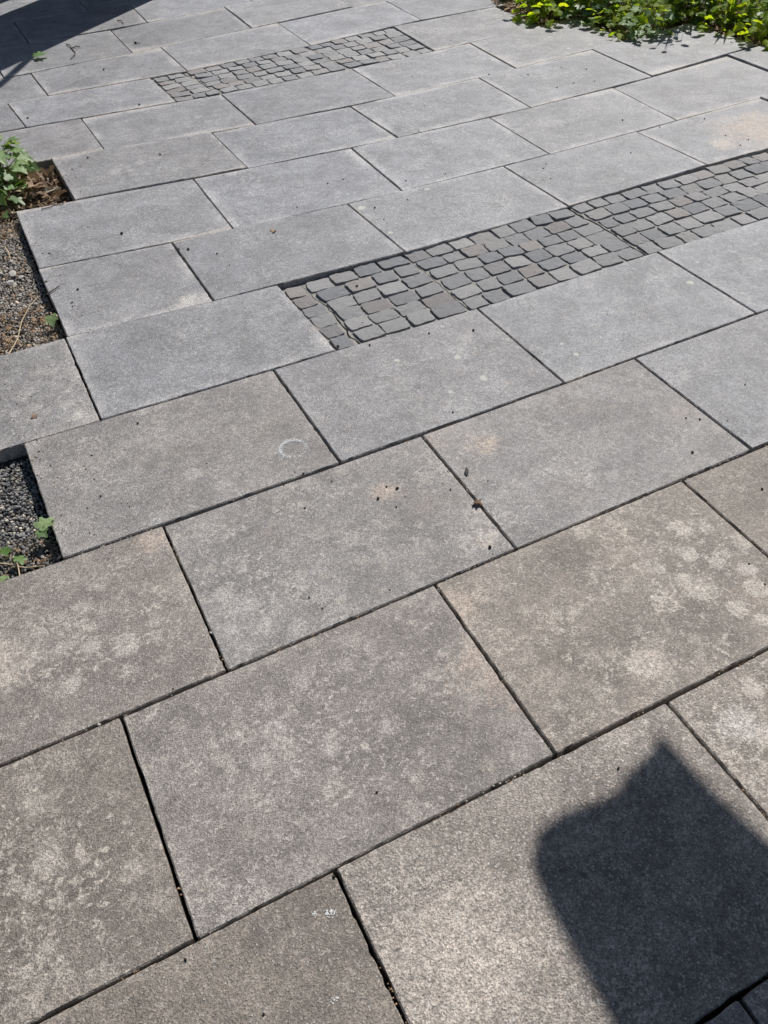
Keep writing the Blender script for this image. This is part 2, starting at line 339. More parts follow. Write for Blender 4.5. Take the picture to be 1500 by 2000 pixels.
    sunlit_arris = t.rng(ed, 0.0015, 0.006, 0.5, 0.0)  # edge colour lightened to stand in for sunlight catching the bevel
    c = t.mix(sunlit_arris, c, (0.40, 0.37, 0.33))
    # aggregate grain: cell by cell
    d1, r1, g1 = t.voro(Q, 380.0)
    c = t.mix(1.0, c, t.rng(r1, 0.0, 1.0, 0.60, 1.40, False), 'MULTIPLY')
    c = t.mix(1.0, c, t.rng(t.noise(t.vmath('ADD', Q, (9.1, 3.3, 0)), 75.0, 5, 0.75), 0.30, 0.70, 0.74, 1.26, False), 'MULTIPLY')
    # agg2
    c = t.mix(1.0, c, t.rng(t.noise(Q, 170.0, 4, 0.7), 0.3, 0.7, 0.76, 1.24, False), 'MULTIPLY')
    d2, r2, g2 = t.voro(t.vmath('ADD', Q, (0.37, 0.11, 0.2)), 185.0)
    grain2 = t.rng(r2, 0.0, 1.0, 0.70, 1.30, False)
    c = t.mix(t.math('ADD', t.math('MULTIPLY', chips, 0.40), 0.12), c, t.mix(1.0, c, grain2, 'MULTIPLY'))
    chip = t.math('MULTIPLY', t.math('GREATER_THAN', g2, 0.86), t.rng(d2, 0.30, 0.55, 1.0, 0.0))
    chipc = t.mix(r2, (0.50, 0.42, 0.35), (0.46, 0.46, 0.45))
    c = t.mix(t.math('MULTIPLY', chip, t.math('MULTIPLY', chips, 0.75)), c, chipc)
    dk = t.math('MULTIPLY', t.math('LESS_THAN', g1, 0.07), 0.55)
    c = t.mix(dk, c, (0.09, 0.085, 0.08))
    sp = t.math('MULTIPLY', t.math('GREATER_THAN', g1, 0.965), 0.55)
    c = t.mix(sp, c, (0.50, 0.48, 0.45))
    c = t.mix(1.0, c, val, "MULTIPLY")
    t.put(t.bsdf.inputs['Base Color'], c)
    t.put(t.bsdf.inputs['Roughness'], t.rng(r1, 0, 1, 0.42, 0.78, False))
    t.bsdf.inputs['Specular IOR Level'].default_value = 0.5
    h = t.math('ADD', t.math('MULTIPLY', d1, 0.6), t.math('MULTIPLY', t.noise(Q, 420.0, 4, 0.65), 0.8))
    h = t.math('ADD', h, t.math('MULTIPLY', t.math('MULTIPLY', d2, chips), -0.8))
    nb = t.bump(h, 0.85, 0.0018)
    nb = t.bump(t.noise(Q, 38.0, 5, 0.6), 0.35, 0.003, nb)
    t.link(nb, t.bsdf.inputs['Normal'])
    return t.mat

def cobble_material():
    t = NT('cleft_basalt_sett')
    P, Q, rnd = t.objco()
    tint = t.attr('tint').outputs['Fac']
    c = t.mix(t.rng(rnd, 0, 1, 0, 1, False), (0.185, 0.193, 0.207), (0.315, 0.314, 0.312))
    c = t.mix(tint, c, (0.25, 0.205, 0.18))
    c = t.mix(1.0, c, t.rng(t.noise(Q, 28.0, 7, 0.65, 0.5), 0.3, 0.7, 0.70, 1.32, False), 'MULTIPLY')
    lich = t.rng(t.noise(t.vmath('ADD', Q, (3, 1, 0)), 34.0, 7, 0.7), 0.57, 0.70)
    c = t.mix(t.math('MULTIPLY', lich, 0.5), c, (0.30, 0.295, 0.265))
    d1, r1, g1 = t.voro(Q, 330.0)
    c = t.mix(1.0, c, t.rng(r1, 0, 1, 0.74, 1.26, False), 'MULTIPLY')
    d2, r2, g2 = t.voro(t.vmath('ADD', Q, (0.6, 0.2, 0)), 22.0)
    spot = t.math('MULTIPLY', t.rng(t.math('ADD', d2, t.math('MULTIPLY', t.math('SUBTRACT', r1, 0.5), 0.10)), 0.16, 0.24, 1, 0),
                  t.math('GREATER_THAN', g2, t.math('SUBTRACT', 1.0, t.attr('spots').outputs['Fac'])))
    c = t.mix(t.math('MULTIPLY', spot, 0.75), c, (0.40, 0.41, 0.36))
    t.put(t.bsdf.inputs['Base Color'], c)
    t.put(t.bsdf.inputs['Roughness'], t.rng(r1, 0, 1, 0.45, 0.75, False))
    t.bsdf.inputs['Specular IOR Level'].default_value = 0.45
    nb = t.bump(t.noise(Q, 70.0, 8, 0.68, 0.6), 0.75, 0.005)
    nb = t.bump(t.noise(Q, 400.0, 3, 0.6), 0.5, 0.0012, nb)
    t.link(nb, t.bsdf.inputs['Normal'])
    return t.mat

def simple_material(name, ca, cb, scale=40.0, rough=0.85, spec=0.25, bump=0.6, bdist=0.003, island=0.0, cc=None):
    t = NT(name)
    tc = t.node('ShaderNodeTexCoord')
    P = tc.outputs['Object']
    f = t.rng(t.noise(P, scale, 6, 0.65), 0.32, 0.68)
    c = t.mix(f, ca, cb)
    if island > 0:
        g = t.node('ShaderNodeNewGeometry')
        r = g.outputs['Random Per Island']
        if cc: c = t.mix(t.math('GREATER_THAN', r, 0.86), c, cc)
        c = t.mix(1.0, c, t.rng(t.math('FRACT', t.math('MULTIPLY', r, 17.3)), 0, 1, 1 - island, 1 + island, False), 'MULTIPLY')
    t.put(t.bsdf.inputs['Base Color'], c)
    t.bsdf.inputs['Roughness'].default_value = rough
    t.bsdf.inputs['Specular IOR Level'].default_value = spec
    if bump: t.link(t.bump(t.noise(P, scale * 4, 6, 0.65), bump, bdist), t.bsdf.inputs['Normal'])
    return t.mat

def leaf_material(name, ca, cb, trans=0.45, rough=0.42, vein=(0.35, 0.45, 0.22), spec=0.5, through=(1.5, 1.35, 0.35)):
    t = NT(name)
    P, Q, rnd = t.objco()
    c = t.mix(rnd, ca, cb)
    c = t.mix(1.0, c, t.rng(t.noise(Q, 6.0, 4, 0.6), 0.3, 0.7, 0.75, 1.25, False), 'MULTIPLY')
    s = t.node('ShaderNodeSeparateXYZ'); t.link(P, s.inputs[0])
    mid = t.rng(t.math('ABSOLUTE', s.outputs[0]), 0.0, 0.02, 0.45, 0.0)
    c = t.mix(mid, c, vein)
    t.put(t.bsdf.inputs['Base Color'], c)
    t.bsdf.inputs['Roughness'].default_value = rough
    t.bsdf.inputs['Specular IOR Level'].default_value = spec
    tr = t.node('ShaderNodeBsdfTranslucent')
    t.put(tr.inputs['Color'], t.mix(1.0, c, through, 'MULTIPLY'))
    mx = t.node('ShaderNodeMixShader')
    mx.inputs[0].default_value = trans
    t.link(t.bsdf.outputs[0], mx.inputs[1]); t.link(tr.outputs[0], mx.inputs[2])
    t.link(mx.outputs[0], t.out.inputs['Surface'])
    return t.mat

M = {}
M['slab'] = slab_material()
M['sett'] = cobble_material()
M['mortar'] = simple_material('sandy_mortar', (0.22, 0.215, 0.205), (0.34, 0.33, 0.31), 60, 0.95, 0.15, 0.9, 0.004)
M['bedding'] = simple_material('dark_bedding_grit', (0.030, 0.026, 0.022), (0.065, 0.055, 0.046), 90, 0.95, 0.1, 0.8, 0.004)
M['soil'] = simple_material('dry_soil', (0.055, 0.043, 0.033), (0.155, 0.12, 0.09), 22, 0.97, 0.1, 1.0, 0.01)
M['gravel'] = simple_material('grey_gravel', (0.115, 0.118, 0.125), (0.235, 0.232, 0.225), 150, 0.8, 0.3, 0.4, 0.001, 0.45, (0.42, 0.38, 0.32))
M['gravel_pale'] = simple_material('tan_gravel', (0.26, 0.245, 0.225), (0.46, 0.43, 0.39), 130, 0.85, 0.25, 0.4, 0.001, 0.45, (0.50, 0.44, 0.36))
M['rock'] = simple_material('pale_pebble', (0.30, 0.29, 0.27), (0.48, 0.46, 0.43), 60, 0.8, 0.3, 0.5, 0.002)
M['litter'] = simple_material('dry_plant_litter', (0.17, 0.10, 0.055), (0.40, 0.28, 0.17), 60, 0.85, 0.2, 0.0, 0.0, 0.5, (0.46, 0.40, 0.30))
M['crumb'] = simple_material('dark_soil_crumb', (0.010, 0.009, 0.008), (0.035, 0.029, 0.025), 300, 0.9, 0.2, 0.5, 0.001)
M['lichen'] = simple_material('pale_lichen', (0.36, 0.37, 0.35), (0.55, 0.55, 0.50), 160, 0.95, 0.1, 0.8, 0.001)
M['twig'] = simple_material('dry_twig', (0.05, 0.035, 0.025), (0.12, 0.085, 0.06), 90, 0.9, 0.15, 0.3, 0.001)
M['straw'] = simple_material('pale_straw', (0.38, 0.30, 0.18), (0.55, 0.45, 0.30), 60, 0.7, 0.3, 0.2, 0.001)
M['stem'] = simple_material('plant_stem', (0.10, 0.11, 0.04), (0.20, 0.13, 0.06), 30, 0.7, 0.3, 0.2, 0.001)
M['wood'] = simple_material('weathered_timber', (0.16, 0.12, 0.085), (0.28, 0.225, 0.17), 20, 0.8, 0.2, 0.5, 0.002)
M['metal'] = simple_material('painted_metal', (0.10, 0.10, 0.105), (0.15, 0.15, 0.155), 30, 0.5, 0.4, 0.1, 0.001)
M['canvas'] = simple_material('stand_in_canvas', (0.35, 0.33, 0.29), (0.45, 0.42, 0.37), 80, 0.9, 0.2, 0.2, 0.001)
M['chalk'] = simple_material('chalky_residue', (0.50, 0.52, 0.53), (0.66, 0.67, 0.66), 200, 0.95, 0.1, 0.6, 0.001)
M['ivy'] = leaf_material('ivy_leaf', (0.05, 0.125, 0.025), (0.12, 0.22, 0.06), 0.38, 0.45, (0.2,0.3,0.12), 0.4)
M['fresh'] = leaf_material('fresh_green_leaf', (0.13, 0.25, 0.022), (0.30, 0.38, 0.04), 0.66, 0.6, (0.25, 0.36, 0.10), 0.25, (2.0, 1.75, 0.4))
M['pale'] = leaf_material('grey_green_leaf', (0.15, 0.26, 0.10), (0.27, 0.38, 0.18), 0.4, 0.5, (0.36, 0.46, 0.28), 0.4)
M['blade'] = leaf_material('sword_leaf', (0.12, 0.24, 0.03), (0.26, 0.36, 0.05), 0.6, 0.4, (0.20, 0.30, 0.08), 0.4, (1.9, 1.7, 0.4))
M['dead'] = leaf_material('dry_leaf', (0.15, 0.095, 0.06), (0.36, 0.27, 0.19), 0.2, 0.7, (0.30, 0.22, 0.15), 0.2, (1.1, 1.0, 0.85))
M['straw_leaf'] = leaf_material('bleached_dry_leaf', (0.42, 0.36, 0.27), (0.55, 0.49, 0.38), 0.25, 0.7, (0.3, 0.26, 0.2), 0.2, (1.0, 0.95, 0.8))
M['orange'] = leaf_material('orange_dry_leaf', (0.42, 0.17, 0.03), (0.5, 0.22, 0.05), 0.25, 0.6, (0.5, 0.3, 0.1), 0.2)
M['blackleaf'] = leaf_material('blackened_leaf', (0.010, 0.009, 0.009), (0.018, 0.016, 0.015), 0.05, 0.6, (0.02, 0.02, 0.02), 0.2)

# ---------------------------------------------------------------- ground, pavement bedding
random.seed(5)
gs = 400.0
ground = obj('ground', mesh('ground', [(-gs, -gs, -0.075), (gs, -gs, -0.075), (gs, gs, -0.075), (-gs, gs, -0.075)], [(0, 1, 2, 3)], M['soil']))
tag(ground, 'dry brown soil around and under the paving', None, None, 'structure')

def field_z(x, y):
    """gentle settling of the old paving"""
    return 0.0

rows_ext = {}
for r, k, q in SLABS:
    a = rows_ext.setdefault(r, [9, -9, 9, -9])
    a[0] = min(a[0], q[0][0], q[3][0]); a[1] = max(a[1], q[1][0], q[2][0])
    a[2] = min(a[2], q[0][1], q[1][1]); a[3] = max(a[3], q[2][1], q[3][1])
bv, bf = [], []
for r, (x0, x1, y0, y1) in rows_ext.items():
    b = len(bv)
    e = 0.03
    z0, z1 = -0.072, -0.046
    x0 += e; x1 -= e
    zt = z1 - 0.0004 * (r % 3)
    bv += [(x0, y0, z0), (x1, y0, z0), (x1, y1, z0), (x0, y1, z0), (x0, y0, zt), (x1, y0, zt), (x1, y1, zt), (x0, y1, zt)]
    bf += [(b + 4, b + 5, b + 6, b + 7), (b, b + 1, b + 5, b + 4), (b + 1, b + 2, b + 6, b + 5), (b + 2, b + 3, b + 7, b + 6), (b + 3, b, b + 4, b + 7)]
pavement = obj('pavement', mesh('pavement_bedding', bv, bf, M['bedding']))
tag(pavement, 'terrace paving of grey concrete slabs with inset cobble strips', None, None, 'structure')

# ---------------------------------------------------------------- paving slabs
# row, slab : warm, mottle, value, chips, pink, rim
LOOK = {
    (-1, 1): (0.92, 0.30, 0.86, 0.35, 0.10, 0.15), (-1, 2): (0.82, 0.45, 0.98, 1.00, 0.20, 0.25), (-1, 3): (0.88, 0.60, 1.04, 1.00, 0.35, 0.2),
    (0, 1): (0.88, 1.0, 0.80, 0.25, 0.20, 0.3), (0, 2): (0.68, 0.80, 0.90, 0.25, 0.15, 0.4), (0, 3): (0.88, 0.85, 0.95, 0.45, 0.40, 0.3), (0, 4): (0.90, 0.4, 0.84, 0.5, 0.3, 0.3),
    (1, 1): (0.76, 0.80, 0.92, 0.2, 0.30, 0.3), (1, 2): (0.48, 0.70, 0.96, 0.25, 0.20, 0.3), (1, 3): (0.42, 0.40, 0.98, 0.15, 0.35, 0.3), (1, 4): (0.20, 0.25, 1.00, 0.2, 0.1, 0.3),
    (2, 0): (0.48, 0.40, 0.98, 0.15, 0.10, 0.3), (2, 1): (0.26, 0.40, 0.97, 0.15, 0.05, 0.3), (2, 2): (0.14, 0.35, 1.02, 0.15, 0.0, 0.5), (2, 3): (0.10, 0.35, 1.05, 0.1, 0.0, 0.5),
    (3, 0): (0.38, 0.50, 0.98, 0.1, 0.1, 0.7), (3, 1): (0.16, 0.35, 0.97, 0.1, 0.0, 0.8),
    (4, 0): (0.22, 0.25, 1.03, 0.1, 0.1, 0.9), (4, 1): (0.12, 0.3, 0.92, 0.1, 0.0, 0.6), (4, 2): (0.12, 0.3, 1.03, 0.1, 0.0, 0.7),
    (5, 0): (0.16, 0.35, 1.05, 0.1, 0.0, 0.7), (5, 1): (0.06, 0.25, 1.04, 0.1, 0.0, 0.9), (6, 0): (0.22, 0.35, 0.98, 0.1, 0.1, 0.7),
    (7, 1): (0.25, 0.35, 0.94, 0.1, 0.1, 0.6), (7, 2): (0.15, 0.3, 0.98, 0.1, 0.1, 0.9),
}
ZOFF = {(6, 0): 0.004, (6, 4): 0.005, (5, 4): -0.002, (5, 5): 0.007, (4, 5): 0.005, (4, 4): -0.001, (4, 1): 0.002, (4, 2): 0.001,
        (3, 1): 0.002, (3, 0): -0.001, (2, 0): 0.001, (7, 5): 0.001, (7, 0): 0.001, (9, 4): -0.002, (10, 4): 0.003}
STAIN = {   # world x, y, radius
    (-1, 2): {'stain_pale': (0.61, -0.26, 0.17), 'stain_lime': (1.17, -0.05, 0.08)},
    (-1, 3): {'stain_white': (1.36, -0.12, 0.05), 'stain_lime': (1.40, -0.10, 0.22)},
    (0, 3): {'stain_lime': (1.60, 0.22, 0.30), 'stain_pink': (1.00, 0.42, 0.08), 'stain_pale': (1.29, 0.075, 0.05), 'stain_dark': (1.32, 0.42, 0.08)},
    (0, 2): {'stain_pink': (1.00, 0.22, 0.12), 'stain_lime': (0.62, 0.28, 0.24)},
    (0, 1): {'stain_lime': (0.05, 0.20, 0.26)},
    (1, 2): {'stain_pink': (1.035, 0.843, 0.045), 'stain_lime': (0.62, 0.66, 0.20), 'stain_pale': (1.17, 0.56, 0.035)},
    (1, 3): {'stain_pink': (1.36, 0.888, 0.055), 'stain_lime': (1.55, 0.70, 0.16)},
    (1, 1): {'stain_lime': (0.24, 0.72, 0.20), 'stain_pink': (0.43, 0.96, 0.04), 'stain_pale': (0.0, 0.75, 0.10)},
    (2, 0): {'stain_lime': (0.60, 1.10, 0.12)},
    (3, 1): {'stain_white': (1.205, 1.56, 0.065), 'stain_pink': (1.20, 1.66, 0.03)},
    (3, 0): {'stain_lime': (0.30, 1.62, 0.22), 'stain_white': (0.37, 1.57, 0.04)},
    (4, 0): {'stain_white': (0.86, 2.035, 0.06), 'stain_lime': (0.70, 2.06, 0.14)},
    (4, 4): {'stain_pink': (3.72, 2.18, 0.26), 'stain_pale': (3.45, 2.16, 0.08)},
    (4, 5): {'stain_pink': (4.15, 2.2, 0.2)},
    (5, 0): {'stain_lime': (0.60, 2.62, 0.14)},
    (5, 1): {'stain_lime': (1.30, 2.75, 0.25)},
    (7, 2): {'stain_lime': (1.45, 3.66, 0.18)},
    (6, 0): {'stain_lime': (1.0, 3.25, 0.2)},
}

def slab_mesh(q, gaps, seed):
    """q: four corners (near left, near right, far right, far left); gaps for near, right, far, left"""
    rnd = random.Random(seed)
    c = Vector(((q[0][0] + q[1][0] + q[2][0] + q[3][0]) / 4, (q[0][1] + q[1][1] + q[2][1] + q[3][1]) / 4))
    P = [Vector(p) - c for p in q]
    L = (P[1] - P[0]).length; W = (P[3] - P[0]).length
    P[0] += Vector((gaps[3], gaps[0])); P[1] += Vector((-gaps[1], gaps[0]))
    P[2] += Vector((-gaps[1], -gaps[2])); P[3] += Vector((gaps[3], -gaps[2]))
    nx, ny = (64, 42) if -0.6 < c.y < 1.9 else (40, 26)
    def cuts(D, n_):
        return [0, 0.0032 / D, 0.0046 / D] + [0.0046 / D + (1 - 0.0092 / D) * i / n_ for i in range(1, n_)] + [1 - 0.0046 / D, 1 - 0.0032 / D, 1]
    sx, sy = cuts(L, nx), cuts(W, ny)
    NX, NY = len(sx), len(sy)
    V = []
    tx, ty = rnd.uniform(-0.0016, 0.0016), rnd.uniform(-0.0016, 0.0016)
    for j, b in enumerate(sy):
        for i, a in enumerate(sx):
            p = P[0].lerp(P[1], a).lerp(P[3].lerp(P[2], a), b)
            bi, bj = i in (0, NX - 1), j in (0, NY - 1)
            z = (a - 0.5) * tx + (b - 0.5) * ty + 0.0012 * noise.noise(Vector((p.x * 6, p.y * 6, seed * 3.7)))
            x, y = p.x, p.y
            inward = Vector((0, 0))
            if bi or bj:
                z -= 0.0022 + rnd.uniform(0, 0.0010)
                chip = rnd.uniform(0, 0.0011) + max(0, noise.noise(Vector((p.x * 14, p.y * 14, seed * 1.3))) - 0.25) * 0.006
                if rnd.random() < 0.05: chip += rnd.uniform(0.001, 0.0045); z -= 0.002
                if bi: inward.x = chip if i == 0 else -chip
                if bj: inward.y = chip if j == 0 else -chip
                if bi and bj:
                    cc = 0.0025 + rnd.random() ** 3 * 0.014
                    inward = Vector((cc if i == 0 else -cc, cc if j == 0 else -cc)) * 0.8
                    z -= 0.001
            V.append((x + inward.x, y + inward.y, z))
    F = []
    for j in range(NY - 1):
        for i in range(NX - 1):
            a = j * NX + i
            F.append((a, a + 1, a + NX + 1, a + NX))
    ring = [i for i in range(NX)] + [j * NX + NX - 1 for j in range(1, NY)] + [(NY - 1) * NX + i for i in range(NX - 2, -1, -1)] + [j * NX for j in range(NY - 2, 0, -1)]
    b0 = len(V)
    for k in ring: V.append((V[k][0], V[k][1], -0.054))
    n = len(ring)
    for k in range(n):
        F.append((ring[(k + 1) % n], ring[k], b0 + k, b0 + (k + 1) % n))
    me = mesh('paving_slab', V, F, M['slab'], True)
    cl = [q_ for q_ in COLONIES if abs(q_[0] - c.x) < 0.6 and abs(q_[1] - c.y) < 0.5]
    cl = [(x_ + rnd.gauss(0, .004), y_ + rnd.gauss(0, .004), d_ * rnd.uniform(0.45, 0.80) if k_ > 0.65 else d_ * 0.85, rnd.uniform(0.62, 0.95) if k_ > 0.65 else 0.22 + 0.55 * k_) for x_, y_, d_, k_ in cl]
    for _ in range(rnd.randint(5, 9)):      # faint dusty blotches
        cl.append((c.x + rnd.uniform(-.38, .38), c.y + rnd.uniform(-.25, .25), rnd.uniform(0.03, 0.10), rnd.uniform(0.25, 0.5)))
    at = me.attributes.new('lichen', 'FLOAT', 'POINT')
    vals = []
    for v_ in V:
        best = 0.0
        for x_, y_, r_, k_ in cl:
            dd = math.hypot(v_[0] + c.x - x_, v_[1] + c.y - y_) / r_
            if dd < 1.4: best = max(best, k_ * min(1.0, max(0.0, (1.4 - dd) / 0.8)))
        vals.append(best)
    at.data.foreach_set('value', vals)
    sm = [False] * len(F)
    for j in range(2, NY - 3):
        for i in range(2, NX - 3): sm[j * (NX - 1) + i] = True
    me.polygons.foreach_set('use_smooth', sm)
    return me, c, L / 2, W / 2

TIGHT = {}   # near gap overrides for joints that have closed up
for i, (r, k, q) in enumerate(SLABS):
    rnd = random.Random(1000 + i)
    near = max(0.0, min(1.0, (3.0 - q[0][1]) / 3.0))
    g = [rnd.uniform(0.0013, 0.0022) + (rnd.uniform(0, 0.0016) if rnd.random() < 0.4 else 0) * (1 - near) + (0.0009 if s in (0, 2) else 0.0011) * near for s in range(4)]
    if r >= 3:
        for s in (0, 2):
            if rnd.random() < 0.28: g[s] = 0.0006
    me, c, hl, hw = slab_mesh(q, g, i + 1)
    o = obj('paving_slab', me, pavement, (c.x, c.y, ZOFF.get((r, k), rnd.uniform(-0.0022, 0.0022))))
    d = LOOK.get((r, k))
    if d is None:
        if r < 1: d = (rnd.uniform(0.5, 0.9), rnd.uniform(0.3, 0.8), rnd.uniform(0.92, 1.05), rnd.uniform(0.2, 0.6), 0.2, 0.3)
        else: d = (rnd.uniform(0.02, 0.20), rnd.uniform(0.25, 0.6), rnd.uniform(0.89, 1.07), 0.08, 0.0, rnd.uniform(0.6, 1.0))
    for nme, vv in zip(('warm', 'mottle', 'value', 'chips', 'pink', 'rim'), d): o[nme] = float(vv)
    o['half_length'] = float(hl); o['half_width'] = float(hw)
    for kk, (x, y, rad) in STAIN.get((r, k), {}).items():
        o[kk] = [x - c.x, y - c.y, rad]

# ---------------------------------------------------------------- cobble strips
def sett_mesh(seed):
    rnd = random.Random(seed)
    n = 24
    out = []
    off = [rnd.uniform(-0.06, 0.06) for _ in range(8)]
    for i in range(n):
        a = 2 * math.pi * i / n
        ca, sa = math.cos(a), math.sin(a)
        p = 13.0
        rr = (abs(ca) ** p + abs(sa) ** p) ** (-1 / p)
        x, y = rr * ca, rr * sa
        x += off[0] * y + off[1] * y * y; y += off[2] * x * 0.8 + off[3] * x * x
        w = 1 + rnd.uniform(-0.05, 0.02)
        out.append((x * 0.5 * w, y * 0.5 * w))
    V = []
    for f, z in ((1.0, -0.5), (1.0, -0.022), (0.985, 0.0), (0.955, 0.001), (0.80, 0.006), (0.42, 0.010)):
        for (x, y) in out:
            zz = z
            if z > -0.1: zz += 0.035 * noise.noise(Vector((x * 3, y * 3, seed * 2.1))) + 0.012 * noise.noise(Vector((x * 9, y * 9, seed)))
            V.append((x * f, y * f, zz))
    V.append((0, 0, 0.025 + 0.035 * noise.noise(Vector((0, 0, seed * 2.1)))))
    F = []
    for k in range(5):
        for i in range(n):
            j = (i + 1) % n
            F.append((k * n + i, k * n + j, (k + 1) * n + j, (k + 1) * n + i))
    for i in range(n): F.append((5 * n + i, 5 * n + (i + 1) % n, 6 * n))
    me = mesh('cobblestone', V, F, M['sett'], False)
    me.polygons.foreach_set('use_smooth', [False] * (3 * n) + [True] * (len(F) - 3 * n))
    return me

SETTS = [sett_mesh(40 + i) for i in range(14)]

def poly_prism(name, pts, ztop, zbot, mat, parent):
    """flat-topped prism over a plan polygon, top subdivided as a fan"""
    n = len(pts)
    V = [(x, y, ztop(x, y)) for x, y in pts] + [(x, y, zbot) for x, y in pts]
    F = [tuple(range(n))] + [(i, n + i, n + (i + 1) % n, (i + 1) % n) for i in range(n)]
    return obj(name, mesh(name, V, F, mat), parent)

def bil(q, s, t):
    a = Vector(q[0]).lerp(Vector(q[1]), s); b = Vector(q[3]).lerp(Vector(q[2]), s)
    return a.lerp(b, t)

def cobble_field(q, cracks, ztop, pitch, nrow, seed, spots):
    rnd = random.Random(seed)
    L = (Vector(q[1]) - Vector(q[0])).length
    inset = 0.0035
    q = [(q[0][0] + inset, q[0][1] + inset), (q[1][0] - inset, q[1][1] + inset), (q[2][0] - inset, q[2][1] - inset), (q[3][0] + inset, q[3][1] - inset)]
    # crack: list of (s at near edge, s at far edge, half width near, half width far, t range from)
    edges = []
    for (sn, sf, wn, wf, jag) in cracks:
        pl = []
        m_ = 22
        for i in range(m_ + 1):
            t = i / m_
            s = sn + (sf - sn) * t + (rnd.uniform(-jag, jag) + jag * 1.2 * math.sin(t * 9 + seed)) / L * (0.4 if i in (0, m_) else 1)
            pl.append((s, t, (wn + (wf - wn) * t) / L * rnd.uniform(0.6, 1.25)))
        edges.append(pl)
    def side(pl, sgn): return [tuple(bil(q, s + sgn * w, t)) for s, t, w in pl]
    bounds = [None] + edges + [None]
    panels = []
    for a, b in zip(bounds[:-1], bounds[1:]):
        left = [tuple(bil(q, 0, t / 22)) for t in range(23)] if a is None else side(a, 1)
        right = [tuple(bil(q, 1, t / 22)) for t in range(23)] if b is None else side(b, -1)
        pts = right + left[::-1]
        panels.append((poly_prism('cobble_panel', pts, ztop, -0.06, M['mortar'], pavement), a, b))
    def s_at(pl, t):
        for i in range(len(pl) - 1):
            if pl[i][1] <= t <= pl[i + 1][1]:
                f = (t - pl[i][1]) / max(1e-6, pl[i + 1][1] - pl[i][1])
                return pl[i][0] + (pl[i + 1][0] - pl[i][0]) * f, max(pl[i][2], pl[i + 1][2])
        return pl[-1][0], pl[-1][2]
    for pn, a, b in panels:
        hts = [rnd.uniform(0.92, 1.08) for _ in range(nrow)]
        tot = sum(hts)
        t0 = 0.008
        for j in range(nrow):
            th = hts[j] / tot * 0.984
            tc = t0 + th / 2
            t0 += th
            # clearance at both ends measured at three heights
            lo = 0.004 / L; hi = 1 - 0.004 / L
            if a: lo = max(s_at(a, tt)[0] + s_at(a, tt)[1] for tt in (tc - th * .4, tc - th * .2, tc, tc + th * .2, tc + th * .4)) + 0.001 / L
            if b: hi = min(s_at(b, tt)[0] - s_at(b, tt)[1] for tt in (tc - th * .4, tc - th * .2, tc, tc + th * .2, tc + th * .4)) - 0.001 / L
            span = (hi - lo) * L
            cnt = max(1, round(span / pitch))
            ws = [rnd.uniform(0.85, 1.16) for _ in range(cnt)]
            if cnt > 3: ws[0] *= rnd.uniform(0.75, 1.2)
            tw = sum(ws)
            s = lo
            for w in ws:
                wl = w / tw * span
                sc = s + wl / L / 2
                s += wl / L
                p = bil(q, sc, tc)
                p.y += 0.006 * math.sin(sc * L * 7 + j)
                hgt = (Vector(bil(q, sc, tc + th / 2)) - Vector(bil(q, sc, tc - th / 2))).length
                jt = rnd.uniform(0.0045, 0.0090)
                zz = ztop(p.x, p.y) + rnd.uniform(0.0040, 0.0082)
                flip = rnd.choice((0, math.pi))
                o = obj('cobblestone', SETTS[rnd.randrange(len(SETTS))], pn, (p.x, p.y, zz),
                        (rnd.gauss(0, 0.028), rnd.gauss(0, 0.028), flip + rnd.gauss(0, 0.06)),
                        (max(0.04, wl - jt), max(0.05, hgt - jt * 0.9), 0.085))
                o['tint'] = rnd.choice((0, 0, 0, 0, 0, 0, 0.1, 0.2, 0.4))
                o['spots'] = spots

q3, q8 = COBBLE_FIELDS[0][1], COBBLE_FIELDS[1][1]
L3 = q3[1][0] - q3[0][0]
def z3(x, y):
    f = max(0.0, min(1.0, (x - 1.2) / 1.1))
    far = max(0.0, min(1.0, (y - 1.5) / 0.47))
    return -0.0115 - 0.010 * (1 - f) * (0.25 + 0.75 * far)
cobble_field(q3, [((1.285 - q3[0][0]) / L3, (1.28 - q3[0][0]) / L3, 0.0045, 0.0008, 0.006),
                  ((1.705 - q3[0][0]) / L3, (1.700 - q3[0][0]) / L3, 0.0022, 0.0010, 0.004),
                  ((2.480 - q3[0][0]) / L3, (2.470 - q3[0][0]) / L3, 0.0045, 0.0065, 0.005)], z3, 0.092, 6, 3, 0.06)
L8 = q8[1][0] - q8[0][0]
cobble_field(q8, [(0.165, 0.115, 0.002, 0.004, 0.006), (0.645, 0.605, 0.001, 0.0015, 0.004)],
             lambda x, y: -0.0115, 0.092, 6, 8, 0.36)

# ---------------------------------------------------------------- small things lying on the paving
bpy.context.view_layer.update()
dg = bpy.context.evaluated_depsgraph_get()
def drop(x, y):
    """height of the paving at a plan point and the slab or stone hit there"""
    ok, loc, nrm, idx, o, mt = scene.ray_cast(dg, Vector((x, y, 1.0)), Vector((0, 0, -1)))
    if not ok: return -0.05, None
    return loc.z, bpy.data.objects.get(o.name)

